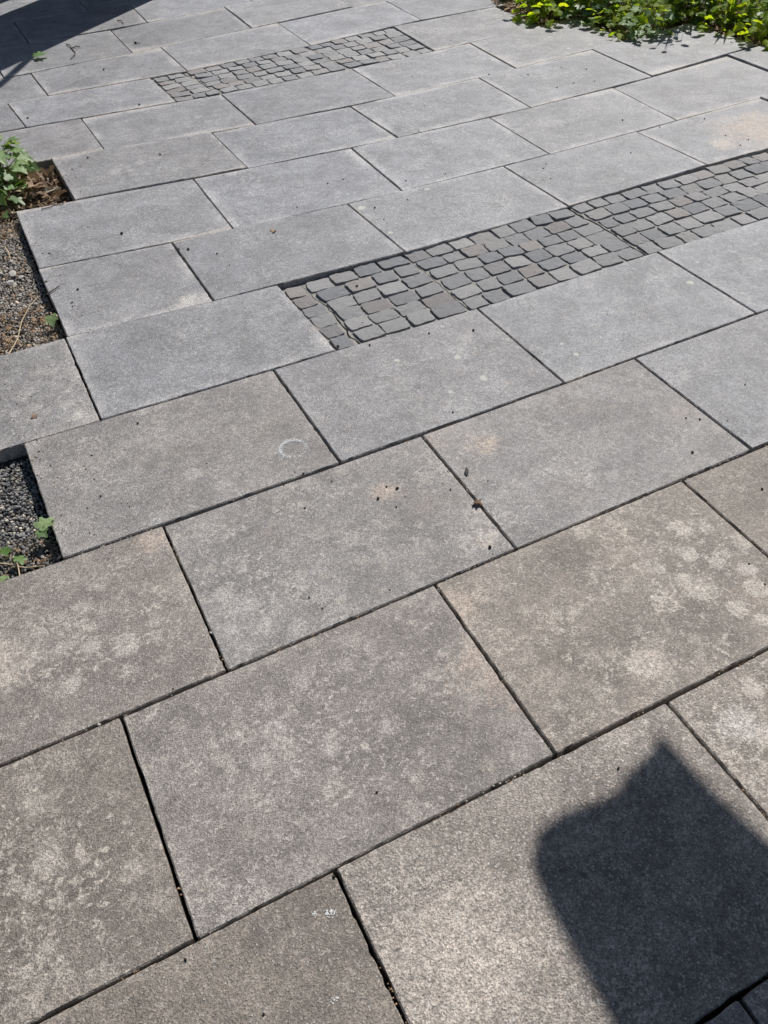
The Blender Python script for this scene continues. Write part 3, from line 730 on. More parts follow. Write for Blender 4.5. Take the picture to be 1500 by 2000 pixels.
def disc_mesh(name, seed, mat, n=16, th=0.05):
    rnd = random.Random(seed)
    r1 = [1 + 0.45 * noise.noise(Vector((math.cos(6.283 * i / n) * 1.4, math.sin(6.283 * i / n) * 1.4, seed * 3.3))) + rnd.uniform(-.14, .14) for i in range(n)]
    V = []
    for f, z in ((1.0, -th), (0.90, th * 0.7), (0.5, th)):
        for i in range(n):
            a = 6.283 * i / n
            V.append((0.5 * f * r1[i] * math.cos(a), 0.5 * f * r1[i] * math.sin(a), z))
    V.append((0, 0, th * 0.8))
    F = [(k * n + i, k * n + (i + 1) % n, (k + 1) * n + (i + 1) % n, (k + 1) * n + i) for k in range(2) for i in range(n)]
    F += [(2 * n + i, 2 * n + (i + 1) % n, 3 * n) for i in range(n)]
    return mesh(name, V, F, mat)

DISCS = [disc_mesh('lichen_patch', 11 + i, M['lichen']) for i in range(6)]
for i, (x, y, s) in enumerate(LICHEN):
    z, hit = drop(x, y)
    if hit is None or not hit.name.startswith('paving_slab'): continue
    obj('lichen_patch', DISCS[i % 6], hit, Vector((x, y, z)) - hit.location, (0, 0, i * 1.3), (s * 1.2, s * 1.2, 0.012))

# chalky ring mark left by a pot
z, hit = drop(0.881, 1.118)
rnd = random.Random(77)
V, F = [], []
for i in range(900):
    a = rnd.uniform(0, 6.283)
    if rnd.random() < 0.30 + 0.45 * math.sin(a * 1.0 + 2.6): continue
    rr = 0.0375 + rnd.gauss(0, 0.0032)
    x, y = rr * math.cos(a), rr * math.sin(a)
    s = rnd.uniform(0.0007, 0.0017)
    b = len(V)
    th = rnd.uniform(0, 3); zf = rnd.uniform(0.0, 0.0009)
    for k in range(5):
        ss = s * rnd.uniform(0.6, 1.1)
        V.append((x + ss * math.cos(th + k * 1.2566), y + ss * math.sin(th + k * 1.2566), zf))
    for k in range(5):
        V.append((V[b + k][0], V[b + k][1], -0.0015))
    F.append(tuple(range(b, b + 5)))
    F += [(b + k, b + 5 + k, b + 5 + (k + 1) % 5, b + (k + 1) % 5) for k in range(5)]
o = obj('chalky_ring', mesh('chalky_ring', V, F, M['chalk']), hit, Vector((0.881, 1.118, z + 0.0006)) - hit.location)
o['label'] = 'thin broken white ring mark on a grey slab'
for (px, py, rad, n_) in ((0.457, -0.073, 0.010, 34), (0.462, 1.022, 0.014, 50), (0.405, -0.20, 0.007, 10), (0.39, -0.245, 0.005, 7), (0.43, -0.06, 0.004, 8)):
    z, hit = drop(px, py)
    V, F = [], []
    for i in range(n_):
        a = rnd.uniform(0, 6.283); rr = rad * rnd.random() ** 0.8
        x, y = rr * math.cos(a), rr * math.sin(a)
        s = rnd.uniform(0.0006, 0.0020)
        b = len(V); zf = rnd.uniform(0.0, 0.0009)
        for k in range(5): V.append((x + s * math.cos(k * 1.2566), y + s * rnd.uniform(.5, 1.1) * math.sin(k * 1.2566), zf))
        for k in range(5): V.append((V[b + k][0], V[b + k][1], -0.0012))
        F.append(tuple(range(b, b + 5)))
        F += [(b + k, b + 5 + k, b + 5 + (k + 1) % 5, b + (k + 1) % 5) for k in range(5)]
    obj('white_splash', mesh('white_splash', V, F, M['chalk']), hit, Vector((px, py, z + 0.0004)) - hit.location)

def stone_data(rnd, squash=0.7):
    t = (1 + 5 ** 0.5) / 2
    v = [(-1, t, 0), (1, t, 0), (-1, -t, 0), (1, -t, 0), (0, -1, t), (0, 1, t), (0, -1, -t), (0, 1, -t), (t, 0, -1), (t, 0, 1), (-t, 0, -1), (-t, 0, 1)]
    f = [(0, 11, 5), (0, 5, 1), (0, 1, 7), (0, 7, 10), (0, 10, 11), (1, 5, 9), (5, 11, 4), (11, 10, 2), (10, 7, 6), (7, 1, 8), (3, 9, 4), (3, 4, 2), (3, 2, 6), (3, 6, 8), (3, 8, 9), (4, 9, 5), (2, 4, 11), (6, 2, 10), (8, 6, 7), (9, 8, 1)]
    sx, sy = rnd.uniform(0.75, 1.25), rnd.uniform(0.7, 1.1)
    out = []
    for p in v:
        k = rnd.uniform(0.72, 1.12) / 1.902 * 0.5
        out.append(Vector((p[0] * k * sx, p[1] * k * sy, p[2] * k * squash)))
    return out, f

CR = []
for i in range(8):
    rnd = random.Random(200 + i)
    v, f = stone_data(rnd, 0.75)
    CR.append(mesh('soil_crumb', v, f, M['crumb']))
rnd = random.Random(31)
for i, (x, y, s) in enumerate(CRUMBS):
    z, hit = drop(x, y)
    o = obj('soil_crumb', CR[i % 8], None, (x, y, z + s * 0.24), (rnd.uniform(-.4, .4), rnd.uniform(-.4, .4), rnd.uniform(0, 6)), (s * 0.92, s * 0.92, s * 0.75))
    wh = 'brownish front slabs' if y < 0.52 else ('middle slabs in front of the near cobble strip' if y < 1.6 else ('slabs just behind the near cobble strip' if y < 2.65 else 'far slabs beyond'))
    tag(o, 'tiny dark crumb of soil on the ' + wh, 'soil crumb', 'dark crumbs on the ' + wh)
# finer grit, too small to count
V, F = [], []
for i in range(420):
    x, y = rnd.uniform(0.0, 3.6), rnd.uniform(-0.3, 4.8)
    z, hit = drop(x, y)
    if hit is None or not hit.name.startswith('paving_slab'): continue
    s = rnd.choice((0.0018, 0.0022, 0.003, 0.004)) * (0.7 + 0.2 * y)
    v, f = stone_data(rnd, 0.7)
    b = len(V)
    V += [(p.x * s + x, p.y * s + y, p.z * s + z + s * 0.2) for p in v]
    F += [tuple(b + k for k in q) for q in f]
tag(obj('grit', mesh('grit', V, F, M['crumb'])), 'fine dark grit sprinkled over the slabs', 'grit', None, 'stuff')
V, F = [], []
for i in range(420):
    if rnd.random() < 0.55:
        y = rnd.uniform(1.0, 3.6); x = {1: 0.19, 2: 0.19, 3: 0.38}.get(int(y * 2) - 1, 0.45) + abs(rnd.gauss(0, 0.05))
        if y > 3.05: x = 0.66 + abs(rnd.gauss(0, 0.05))
        elif y > 2.5: x = 0.42 + abs(rnd.gauss(0, 0.05))
        elif y > 2.0: x = 0.47 + abs(rnd.gauss(0, 0.04))
    else:
        x = rnd.uniform(3.85, 4.6); y = (4.08 if x > 4.05 else 4.55) - abs(rnd.gauss(0, 0.07))
        if rnd.random() < 0.5: x = rnd.uniform(4.05, 4.6); y = 3.64 - abs(rnd.gauss(0, 0.06))
    z, hit = drop(x, y)
    if hit is None or not hit.name.startswith('paving_slab'): continue
    s = rnd.uniform(0.002, 0.006)
    v, f = stone_data(rnd, 0.7)
    b = len(V)
    V += [(p.x * s + x, p.y * s + y, p.z * s + z + s * 0.2) for p in v]
    F += [tuple(b + k for k in q) for q in f]
tag(obj('strayed_grit', mesh('strayed_grit', V, F, M['litter'])), 'loose brown grit strayed from the beds onto the slab edges', 'grit', None, 'stuff')
# light pebbles in the joints
pm, pf = stone_data(random.Random(5), 0.8)
pme = mesh('pebble', pm, pf, M['rock'], True)
for (x, y, s, lb) in ((0.181, 0.495, 0.009, 'small white pebble in the joint left of the brown front slabs'),
                      (0.466, 0.613, 0.008, 'small cream pebble wedged in a narrow joint between two slabs'),
                      (0.369, 1.367, 0.007, 'tiny pale pebble on the slab beside the gravel pocket'),
                      (4.68, 3.175, 0.085, 'grey speckled stone at the right corner of the plant bed')):
    z, hit = drop(x, y)
    tag(obj('pebble', pme, None, (x, y, max(z, -0.004 if s < .02 else -0.06) + s * 0.3), (0.3, 0.2, 1.0), (s, s, s)), lb, 'pebble')

# grit, sand and crumbs caught in the joints
def joint_bits(name, label, mat, n, seed, smin, smax, z0, z1):
    rnd = random.Random(seed)
    V, F = [], []
    pool = [(r, k, q) for r, k, q in SLABS if -0.6 < q[0][1] < 4.6 and q[0][0] < 4.2]
    for i in range(n):
        r, k, q = pool[rnd.randrange(len(pool))]
        e = rnd.choice((0, 0, 1))
        a, c_ = (q[0], q[1]) if e == 0 else (q[1], q[2])
        f0 = rnd.random()
        for j in range(rnd.randint(2, 11)):
            f = f0 + rnd.gauss(0, 0.05)
            if not 0.01 < f < 0.99: continue
            x, y = a[0] + (c_[0] - a[0]) * f + rnd.gauss(0, 0.0012), a[1] + (c_[1] - a[1]) * f + rnd.gauss(0, 0.0012)
            s = rnd.uniform(smin, smax)
            v, fc = stone_data(rnd, 0.8)
            b = len(V)
            z = rnd.uniform(z0, z1)
            V += [(p.x * s + x, p.y * s + y, p.z * s + z) for p in v]
            F += [tuple(b + m_ for m_ in t_) for t_ in fc]
    tag(obj(name, mesh(name, V, F, M[mat])), label, 'grit', None, 'stuff')
joint_bits('joint_grit', 'pale grit caught in the joints between slabs', 'gravel_pale', 260, 61, 0.002, 0.0052, -0.010, -0.001)
joint_bits('joint_soil', 'brown soil crumbs lodged in the joints between slabs', 'litter', 300, 62, 0.002, 0.005, -0.012, -0.001)

# ---------------------------------------------------------------- leaves
def outline_leaf(name, pts, mat, fold=0.12, curl=0.0, seed=0, wav=0.03):
    """leaf of unit length: base at origin, tip along +Y; pts are right-hand outline points (x, y)"""
    right = pts
    spine = [0.0, 0.25, 0.5, 0.75, 1.0]
    V = []
    def h(x, y):
        return fold * abs(x) - curl * (y - 0.35) ** 2 + wav * noise.noise(Vector((x * 4, y * 4, seed * 1.7)))
    V.append((0, 0, h(0, 0)))
    V.append((0, 0.42, h(0, 0.42) - 0.01))
    ctr = 1
    loop = [(0, 0)] + right + [(-x, y) for x, y in reversed(right) if abs(x) > 1e-6]
    b = len(V)
    for x, y in loop[1:]: V.append((x, y, h(x, y)))
    n = len(loop) - 1
    F = []
    F.append((0, b, ctr))
    for i in range(n - 1): F.append((b + i, b + i + 1, ctr))
    F.append((b + n - 1, 0, ctr))
    # shift so a leaf stalk meets the base
    return mesh(name, V, F, mat, True)
IVY = [(0.16, -0.10), (0.34, -0.06), (0.46, 0.10), (0.36, 0.24), (0.33, 0.30), (0.50, 0.46), (0.47, 0.60), (0.30, 0.58), (0.20, 0.66), (0.14, 0.86), (0.0, 1.0)]
SERR = [(0.10, 0.06), (0.20, 0.10), (0.19, 0.16), (0.30, 0.22), (0.28, 0.30), (0.38, 0.38), (0.35, 0.46), (0.40, 0.56), (0.34, 0.62), (0.36, 0.72), (0.27, 0.76), (0.25, 0.87), (0.15, 0.88), (0.09, 0.98), (0.0, 0.96)]
OVAL = [(0.12, 0.05), (0.25, 0.18), (0.33, 0.38), (0.32, 0.58), (0.22, 0.80), (0.09, 0.95), (0.0, 1.0)]
LANCE = [(0.06, 0.08), (0.13, 0.25), (0.16, 0.5), (0.10, 0.8), (0.0, 1.0)]
LEAF = {k: [outline_leaf('leaf', p, M[mt], f, c, i, w) for i in range(3)] for k, (p, mt, f, c, w) in {
    'ivy': (IVY, 'ivy', 0.10, 0.18, 0.10), 'fresh': (SERR, 'fresh', 0.22, 0.22, 0.10), 'pale': (IVY, 'pale', 0.16, 0.2, 0.10),
    'freshoval': (OVAL, 'fresh', 0.25, 0.3, 0.08), 'dead': (IVY, 'dead', 0.55, 0.7, 0.22), 'bleached': (LANCE, 'straw_leaf', 0.5, 0.4, 0.10),
    'orange': (OVAL, 'orange', 0.3, 0.5, 0.1), 'black': (LANCE, 'blackleaf', 0.3, 0.2, 0.1)}.items()}

def leaf_matrix(p, d, n, s):
    d = d.normalized()
    x = d.cross(n)
    if x.length < 1e-4: x = d.cross(Vector((1, 0, 0)))
    x.normalize()
    z = x.cross(d)
    mm = Matrix((x * s, d * s, z * s)).transposed().to_4x4()
    mm.translation = p
    return mm

def tube(V, F, pts, r0, r1, sides=4):
    b = len(V)
    n = len(pts)
    for i, p in enumerate(pts):
        d = (pts[min(i + 1, n - 1)] - pts[max(i - 1, 0)])
        if d.length < 1e-6: d = Vector((0, 0, 1))
        d.normalize()
        a = d.cross(Vector((0.3, 0.2, 1)).normalized()); 
        if a.length < 1e-3: a = d.cross(Vector((1, 0, 0)))
        a.normalize(); c = d.cross(a)
        r = r0 + (r1 - r0) * i / max(1, n - 1)
        for k in range(sides):
            t = 6.283 * k / sides
            V.append(p + a * r * math.cos(t) + c * r * math.sin(t))
    for i in range(n - 1):
        for k in range(sides):
            k2 = (k + 1) % sides
            F.append((b + i * sides + k, b + i * sides + k2, b + (i + 1) * sides + k2, b + (i + 1) * sides + k))

def plant(name, label, cat, group, base, kind, n, spread, hmin, hmax, smin, smax, seed, lean=(0, 0), up_bias=1.0, extra=None, mix=None):
    rnd = random.Random(seed)
    root = empty(name, base)
    tag(root, label, cat, group)
    SV, SF = [], []
    for i in range(n):
        a = rnd.uniform(0, 6.283)
        rr = spread * math.sqrt(rnd.random())
        p = Vector((rr * math.cos(a) + lean[0] * rnd.random(), rr * math.sin(a) + lean[1] * rnd.random(), rnd.uniform(hmin, hmax)))
        st = Vector((p.x * 0.25, p.y * 0.25, 0))
        midp = Vector((p.x * 0.7, p.y * 0.7, p.z * 0.75))
        tube(SV, SF, [st, st.lerp(midp, 0.5) + Vector((0, 0, p.z * 0.1)), midp, p], 0.0016, 0.0009, 3)
        d = Vector((math.cos(a), math.sin(a), rnd.uniform(-0.55, 0.25)))
        nn = Vector((rnd.gauss(0, 0.45), rnd.gauss(0, 0.45), up_bias))
        kd = kind if not mix or rnd.random() > mix[1] else mix[0]
        o = obj('leaf', LEAF[kd][rnd.randrange(3)], root)
        o.matrix_local = leaf_matrix(p, d, nn, rnd.uniform(smin, smax))
    obj('stem', mesh('stem', SV, SF, M['stem'], True), root)
    return root

# ivy spilling over the paving at the left edge
plant('ivy_plant', 'ivy clump with pale lit leaves at the left paving edge', 'ivy', None, (0.40, 3.47, -0.05), 'ivy', 110, 0.18, 0.04, 0.22, 0.035, 0.07, 5, mix=('pale', 0.7))
plant('ivy_plant', 'darker low ivy shoots in front of the left ivy clump', 'ivy', None, (0.37, 3.24, -0.05), 'ivy', 24, 0.12, 0.03, 0.13, 0.035, 0.065, 6, mix=('pale', 0.4))
plant('ivy_plant', 'ivy growing beyond the left ivy clump', 'ivy', None, (0.10, 3.50, -0.05), 'ivy', 34, 0.22, 0.06, 0.20, 0.055, 0.085, 7, mix=('pale', 0.3))
# sprig in the gravel pocket
def sprig(name, label, pts, leaves, kind_list, seed):
    rnd = random.Random(seed)
    root = empty(name, pts[0])
    tag(root, label, 'sprig')
    o0 = Vector(pts[0])
    V, F = [], []
    tube(V, F, [Vector(p) - o0 for p in pts], 0.0016, 0.0010, 4)
    obj('stem', mesh('stem', V, F, M['stem'], True), root)
    for (p, d, s), k in zip(leaves, kind_list):
        o = obj('leaf', LEAF[k][rnd.randrange(3)], root)
        o.matrix_local = leaf_matrix(Vector(p) - o0, Vector(d), Vector((rnd.gauss(0, .25), rnd.gauss(0, .25), 1)), s)
sprig('leafy_sprig', 'pale green ivy sprig reaching over the slab from the gravel pocket', [(0.05, 1.10, -0.045), (0.10, 1.11, -0.02), (0.155, 1.125, -0.003), (0.185, 1.135, 0.008)],
      [((0.180, 1.133, 0.010), (0.8, 0.45, 0.0), 0.050), ((0.180, 1.128, 0.008), (0.35, -0.9, -0.1), 0.034), ((0.11, 1.09, -0.02), (0.2, -1, 0), 0.035), ((0.09, 1.12, -0.025), (-0.5, 0.6, 0.1), 0.030), ((0.07, 1.05, -0.035), (-0.7, -0.5, 0), 0.034)],
      ['pale', 'pale', 'ivy', 'ivy', 'pale'], 3)
sprig('leafy_sprig', 'small wilted green sprig beside the slab edge in the gravel', [(0.40, 2.13, -0.05), (0.405, 2.16, -0.02), (0.415, 2.19, 0.0)],
      [((0.412, 2.185, -0.002), (-0.1, -1, -0.4), 0.05), ((0.414, 2.19, 0.0), (0.9, -0.5, -0.3), 0.035)], ['pale', 'bleached'], 4)
# loose leaf and single leaves
def lone(name, label, cat, kind, x, y, s, ang, lift=0.004, group=None, tilt=0.25):
    z, hit = drop(x, y)
    o = obj(name, LEAF[kind][0])
    o.matrix_world = leaf_matrix(Vector((x, y, z + lift)), Vector((math.cos(ang), math.sin(ang), 0.05)), Vector((tilt, 0.1, 1)), s)
    return tag(o, label, cat, group)
lone('fallen_leaf', 'fresh green leaf lying at the edge of the long shadow', 'leaf', 'pale', 0.90, 5.10, 0.085, 0.2, 0.02, None, 0.5)
lone('fallen_leaf', 'black shrivelled leaf beside the joint on a pinkish grey slab', 'leaf', 'black', 1.252, 0.787, 0.034, 1.05, 0.004)
lone('fallen_leaf', 'brown curled leaf caught in the joint between two middle slabs', 'leaf', 'dead', 1.216, 0.690, 0.026, -0.9, 0.004)
lone('fallen_leaf', 'small orange leaf fragment at the near edge of the cobble strip', 'leaf', 'orange', 1.622, 1.503, 0.022, 0.4, 0.004)
lone('fallen_leaf', 'pale brown stain on the slab behind the cobble strip, built as a flat leaf', 'leaf', 'dead', 1.31, 2.372, 0.026, 0.2, 0.001, None, 0.05)  # leaf mesh stands in for a pale brown stain
lone('fallen_leaf', 'rust brown leaf scrap on the slab left of the ring mark', 'leaf', 'dead', 0.255, 1.62, 0.02, 1.2, 0.003)
lone('fallen_leaf', 'small dark dry leaf on a slab near the big shadow', 'leaf', 'black', 1.50, 5.09, 0.035, 0.3, 0.004)

# ---------------------------------------------------------------- twigs and straws
def stalk(name, label, pts, r, mat, cat):
    o0 = Vector(pts[0])
    V, F = [], []
    tube(V, F, [Vector(p) - o0 for p in pts], r, r * 0.6, 5)
    return tag(obj(name, mesh(name, V, F, M[mat], True), None, pts[0]), label, cat)
def ground_pts(xy, lift): return [(x, y, drop(x, y)[0] + lift * (1 + 0.6 * math.sin(i * 2.1))) for i, (x, y) in enumerate(xy)]
stalk('twig', 'thin curved twig lying on the slab beside the long shadow', ground_pts([(1.12, 5.295), (1.133, 5.245), (1.130, 5.18), (1.133, 5.10), (1.119, 5.043), (1.08, 4.99)], 0.006), 0.0032, 'twig', 'twig')
stalk('twig', 'short forked twig bit next to the curved twig', ground_pts([(1.13, 5.19), (1.16, 5.205), (1.185, 5.215)], 0.006), 0.0035, 'twig', 'twig')
stalk('twig', 'short hooked twig near the tip of the long shadow', ground_pts([(1.52, 5.63), (1.54, 5.60), (1.54, 5.56), (1.535, 5.53)], 0.006), 0.003, 'twig', 'twig')
stalk('twig', 'straight dark stick resting on the slab edge over the gravel', [(0.428, 2.325, 0.003), (0.452, 2.342, 0.005), (0.482, 2.362, 0.004)], 0.0028, 'twig', 'twig')
stalk('twig', 'fine bent twig on the slab below the dry leaf litter', ground_pts([(0.545, 3.045), (0.575, 3.04), (0.60, 3.06), (0.64, 3.05)], 0.004), 0.0022, 'twig', 'twig')
stalk('straw', 'long pale dry stalk curving across the gravel', [(0.20, 1.99, -0.02), (0.245, 2.06, -0.028), (0.285, 2.14, -0.030), (0.315, 2.24, -0.028), (0.36, 2.32, -0.020), (0.40, 2.37, -0.02)], 0.0024, 'straw', 'straw')
stalk('straw', 'short pale straw on the gravel near the ivy', [(0.355, 2.85, -0.03), (0.36, 2.78, -0.026), (0.355, 2.71, -0.03)], 0.0024, 'straw', 'straw')
stalk('straw', 'tan stalk beside the sprig in the front gravel pocket', [(0.04, 1.115, -0.03), (0.085, 1.08, -0.028), (0.12, 1.04, -0.02), (0.165, 1.025, -0.02)], 0.0022, 'straw', 'straw')
stalk('straw', 'thin upright stem end in the front gravel pocket', [(0.10, 1.02, -0.035), (0.105, 1.06, -0.02), (0.10, 1.09, -0.015)], 0.002, 'straw', 'straw')

# ---------------------------------------------------------------- gravel pockets along the left side
def in_slab(x, y, mrg=0.004):
    for r, k, q in SLABS:
        if min(q[0][0], q[3][0]) - mrg < x < max(q[1][0], q[2][0]) + mrg and min(q[0][1], q[1][1]) - mrg < y < max(q[2][1], q[3][1]) + mrg:
            t = (y - q[0][1]) / (q[3][1] - q[0][1])
            xl = q[0][0] + (q[3][0] - q[0][0]) * t
            if x > xl - mrg: return True
    return False
def bed_h(x, y): return -0.050 + 0.007 * noise.noise(Vector((x * 7, y * 7, 3.0))) + 0.004 * noise.noise(Vector((x * 19, y * 19, 5.0)))
def gravel(name, label, x0, x1, y0, y1, step, smin, smax, seed, mat='gravel'):
    rnd = random.Random(seed)
    V, F = [], []
    y = y0
    while y < y1:
        x = x0
        while x < x1:
            px, py = x + rnd.uniform(-.5, .5) * step, y + rnd.uniform(-.5, .5) * step
            if not in_slab(px, py):
                s = rnd.uniform(smin, smax) * (1.5 if rnd.random() < 0.05 else 1)
                v, f = stone_data(rnd, 0.72)
                e = Matrix.Rotation(rnd.uniform(0, 6.28), 3, (rnd.uniform(-1, 1), rnd.uniform(-1, 1), rnd.uniform(0.2, 1)))
                z = bed_h(px, py) + rnd.uniform(-0.3, 0.35) * s
                b = len(V)
                V += [e @ (p * s) + Vector((px, py, z)) for p in v]
                F += [tuple(b + k for k in q) for q in f]
            x += step
        y += step
    return tag(obj(name, mesh(name, V, F, M[mat])), label, 'gravel', None, 'stuff')
gravel('gravel', 'grey crushed gravel in the front pocket at the left edge', -0.35, 0.23, 0.98, 1.52, 0.0078, 0.008, 0.0135, 1)
gravel('gravel', 'grey gravel strip mixed with dry bits left of the middle slabs', -0.05, 0.50, 1.98, 3.12, 0.0088, 0.0075, 0.0135, 2, 'gravel_pale')
gravel('gravel', 'coarse gravel further out at the left side', -1.3, -0.05, 0.9, 3.6, 0.024, 0.018, 0.034, 3)
# sheet of grit just under the stones
def sheet(name, label, x0, x1, y0, y1, step, mat, zo):
    nx, ny = int((x1 - x0) / step), int((y1 - y0) / step)
    V = [(x0 + i * step, y0 + j * step, bed_h(x0 + i * step, y0 + j * step) + zo) for j in range(ny + 1) for i in range(nx + 1)]
    F = [(j * (nx + 1) + i, j * (nx + 1) + i + 1, (j + 1) * (nx + 1) + i + 1, (j + 1) * (nx + 1) + i) for j in range(ny) for i in range(nx)]
    return tag(obj(name, mesh(name, V, F, M[mat], True)), label, None, None, 'structure')
sheet('grit_bed', 'gritty earth under the gravel beside the paving', -1.4, 0.52, 0.95, 3.15, 0.04, 'bedding', -0.010)
sheet('earth_bed', 'earth under the ivy beside the paving', -1.4, 0.72, 3.15, 3.58, 0.03, 'soil', -0.008)
# larger pale stones in the gravel
rnd = random.Random(9)
for i, (x, y, s) in enumerate(((0.345, 2.63, 0.040), (0.325, 2.57, 0.034), (0.37, 2.60, 0.026), (0.30, 2.66, 0.030), (0.36, 2.74, 0.022), (0.30, 2.20, 0.024), (0.335, 2.545, 0.022))):
    v, f = stone_data(rnd, 0.6)
    o = obj('stone', mesh('stone', v, f, M['rock' if i != 5 else 'crumb']), None, (x, y, bed_h(x, y) + s * 0.25), (0.2, 0.1, rnd.uniform(0, 6)), (s * 1.4, s * 1.1, s))
    tag(o, 'pale stone among the grey gravel below the ivy' if i != 5 else 'dark clod on the gravel beside the long dry stalk', 'stone', 'pale stones in the gravel' if i != 5 else None)

# dry litter: roots, needles, leaf scraps
def litter(name, label, spots, n, seed, lmin=0.012, lmax=0.05):
    rnd = random.Random(seed)
    V, F = [], []
    for i in range(n):
        cx_, cy_, sx_, sy_ = spots[rnd.randrange(len(spots))]
        x, y = rnd.uniform(cx_ - sx_, cx_ + sx_), rnd.uniform(cy_ - sy_, cy_ + sy_)
        if in_slab(x, y, -0.012): continue
        z = bed_h(x, y) + rnd.uniform(0.001, 0.012)
        a = rnd.uniform(0, 6.28); ln = rnd.uniform(lmin, lmax)
        if rnd.random() < 0.65:
            d = Vector((math.cos(a), math.sin(a), rnd.uniform(-.2, .3)))
            p = Vector((x, y, z)); b_ = Vector((rnd.uniform(-.4, .4), rnd.uniform(-.4, .4), rnd.uniform(0, .3)))
            tube(V, F, [p, p + d * ln * .5 + b_ * ln * .3, p + d * ln], 0.0011, 0.0006, 3)
        else:
            s = rnd.uniform(0.005, 0.014)
            b = len(V)
            d = Vector((math.cos(a), math.sin(a), rnd.uniform(-.5, .5))) * s
            e = Vector((-math.sin(a), math.cos(a), rnd.uniform(-.7, .7))) * s * 0.6
            p = Vector((x, y, z + 0.003))
            V += [p, p + d * .6 + e, p + d * 1.3 + Vector((0, 0, s * .4)), p + d * .6 - e]
            F += [(b, b + 1, b + 2), (b, b + 2, b + 3)]
    return tag(obj(name, mesh(name, V, F, M['litter'])), label, 'litter', None, 'stuff')
litter('dry_litter', 'brown dry plant litter among the gravel and ivy', [(0.30, 2.5, 0.2, 0.55), (0.32, 2.15, 0.16, 0.2), (0.52, 3.35, 0.16, 0.22), (0.52, 3.35, 0.16, 0.22), (0.30, 3.05, 0.2, 0.12)], 2600, 4)
litter('dry_litter', 'few dry scraps in the front gravel pocket', [(0.08, 1.08, 0.13, 0.09)], 110, 5)
rnd = random.Random(12)
for i in range(20):
    x, y = rnd.uniform(0.50, 0.665), rnd.uniform(3.18, 3.50)
    o = obj('dry_leaf', LEAF['dead' if i % 4 else 'bleached'][i % 3])
    o.matrix_world = leaf_matrix(Vector((x, y, -0.035 + rnd.uniform(0, 0.03))), Vector((rnd.uniform(-1, 1), rnd.uniform(-1, 1), 0.2)), Vector((rnd.gauss(0, .6), rnd.gauss(0, .6), 1)), rnd.uniform(0.04, 0.085))
    tag(o, 'curled dry leaf in the brown litter beside the ivy', 'dry leaf', 'dry leaves beside the ivy')
for i in range(7):
    x, y = rnd.uniform(0.0, 0.17), rnd.uniform(1.02, 1.13)
    o = obj('dry_leaf', LEAF['dead' if i % 3 else 'bleached'][i % 3])
    o.matrix_world = leaf_matrix(Vector((x, y, -0.035 + rnd.uniform(0, 0.02))), Vector((rnd.uniform(-1, 1), rnd.uniform(-1, 1), 0.2)), Vector((rnd.gauss(0, .6), rnd.gauss(0, .6), 1)), rnd.uniform(0.018, 0.035))
    tag(o, 'small dry leaf in the front gravel pocket', 'dry leaf', 'dry leaves in the front gravel pocket')

# ---------------------------------------------------------------- plant bed at the far right
def bed_edge(y):
    if y > 4.08: return 3.80
    if y > 3.62: return 4.06
    if y > 3.10: return 4.60
    return 5.08
def bedsheet():
    step = 0.06
    V, F = [], []
    idx = {}
    nx, ny = 66, 44
    for j in range(ny):
        for i in range(nx):
            x, y = 3.70 + i * step, 2.55 + j * step
            V.append((x, y, -0.03 + 0.02 * noise.noise(Vector((x * 5, y * 5, 1)))))
    for j in range(ny - 1):
        for i in range(nx - 1):
            x, y = 3.70 + (i + .5) * step, 2.55 + (j + .5) * step
            if x > bed_edge(y) - 0.12: F.append((j * nx + i, j * nx + i + 1, (j + 1) * nx + i + 1, (j + 1) * nx + i))
    return V, F
V, F = bedsheet()
tag(obj('bed_soil', mesh('bed_soil', V, F, M['soil'], True)), 'dark soil of the planted bed behind the paving', None, None, 'structure')
rnd = random.Random(21)
np_ = 0
kinds = [('fresh', 'leafy_plant', 'low leafy plant with toothed yellow green leaves at the bed edge', 'toothed-leaf plants in the bed'),
         ('ivy', 'ivy_plant', 'dark green ivy growing in the far right bed', 'ivy in the far right bed'),
         ('freshoval', 'leafy_plant', 'bright plant with smooth oval leaves in the far right bed', 'oval-leaf plants in the bed'),
         ('pale', 'leafy_plant', 'grey green lobed plant in the far right bed', 'grey green plants in the bed')]
spots = []
for i in range(1500):
    y = rnd.uniform(3.02, 4.95); e = bed_edge(y)
    x = e + 0.03 + abs(rnd.gauss(0, 0.32))
    if x > 6.0 or (y > 4.3 and x < 3.97): continue
    if any((x - a) ** 2 + (y - b) ** 2 < 0.085 ** 2 for a, b in spots): continue
    spots.append((x, y))
    if len(spots) >= 90: break
for i, (x, y) in enumerate(spots):
    k = kinds[rnd.choices((0, 1, 2, 3), (6, 2, 3, 2))[0]]
    near = x - bed_edge(y) < 0.10
    where = 'left end' if y > 4.08 else ('middle' if y > 3.62 else 'right end')
    plant(k[1], k[2].replace(' in the far right bed', '').replace(' at the bed edge', '') + (', at the ' if where != 'middle' else ', in the ') + where + ' of the far bed', 'plant', k[3] + ', ' + where, (x, y, -0.03), k[0], rnd.randint(18, 26), 0.10, 0.04, 0.14 if near else 0.17, 0.032, 0.075, 300 + i,
          lean=(-0.05 if near else 0, -0.05 if near else 0), up_bias=1.1)
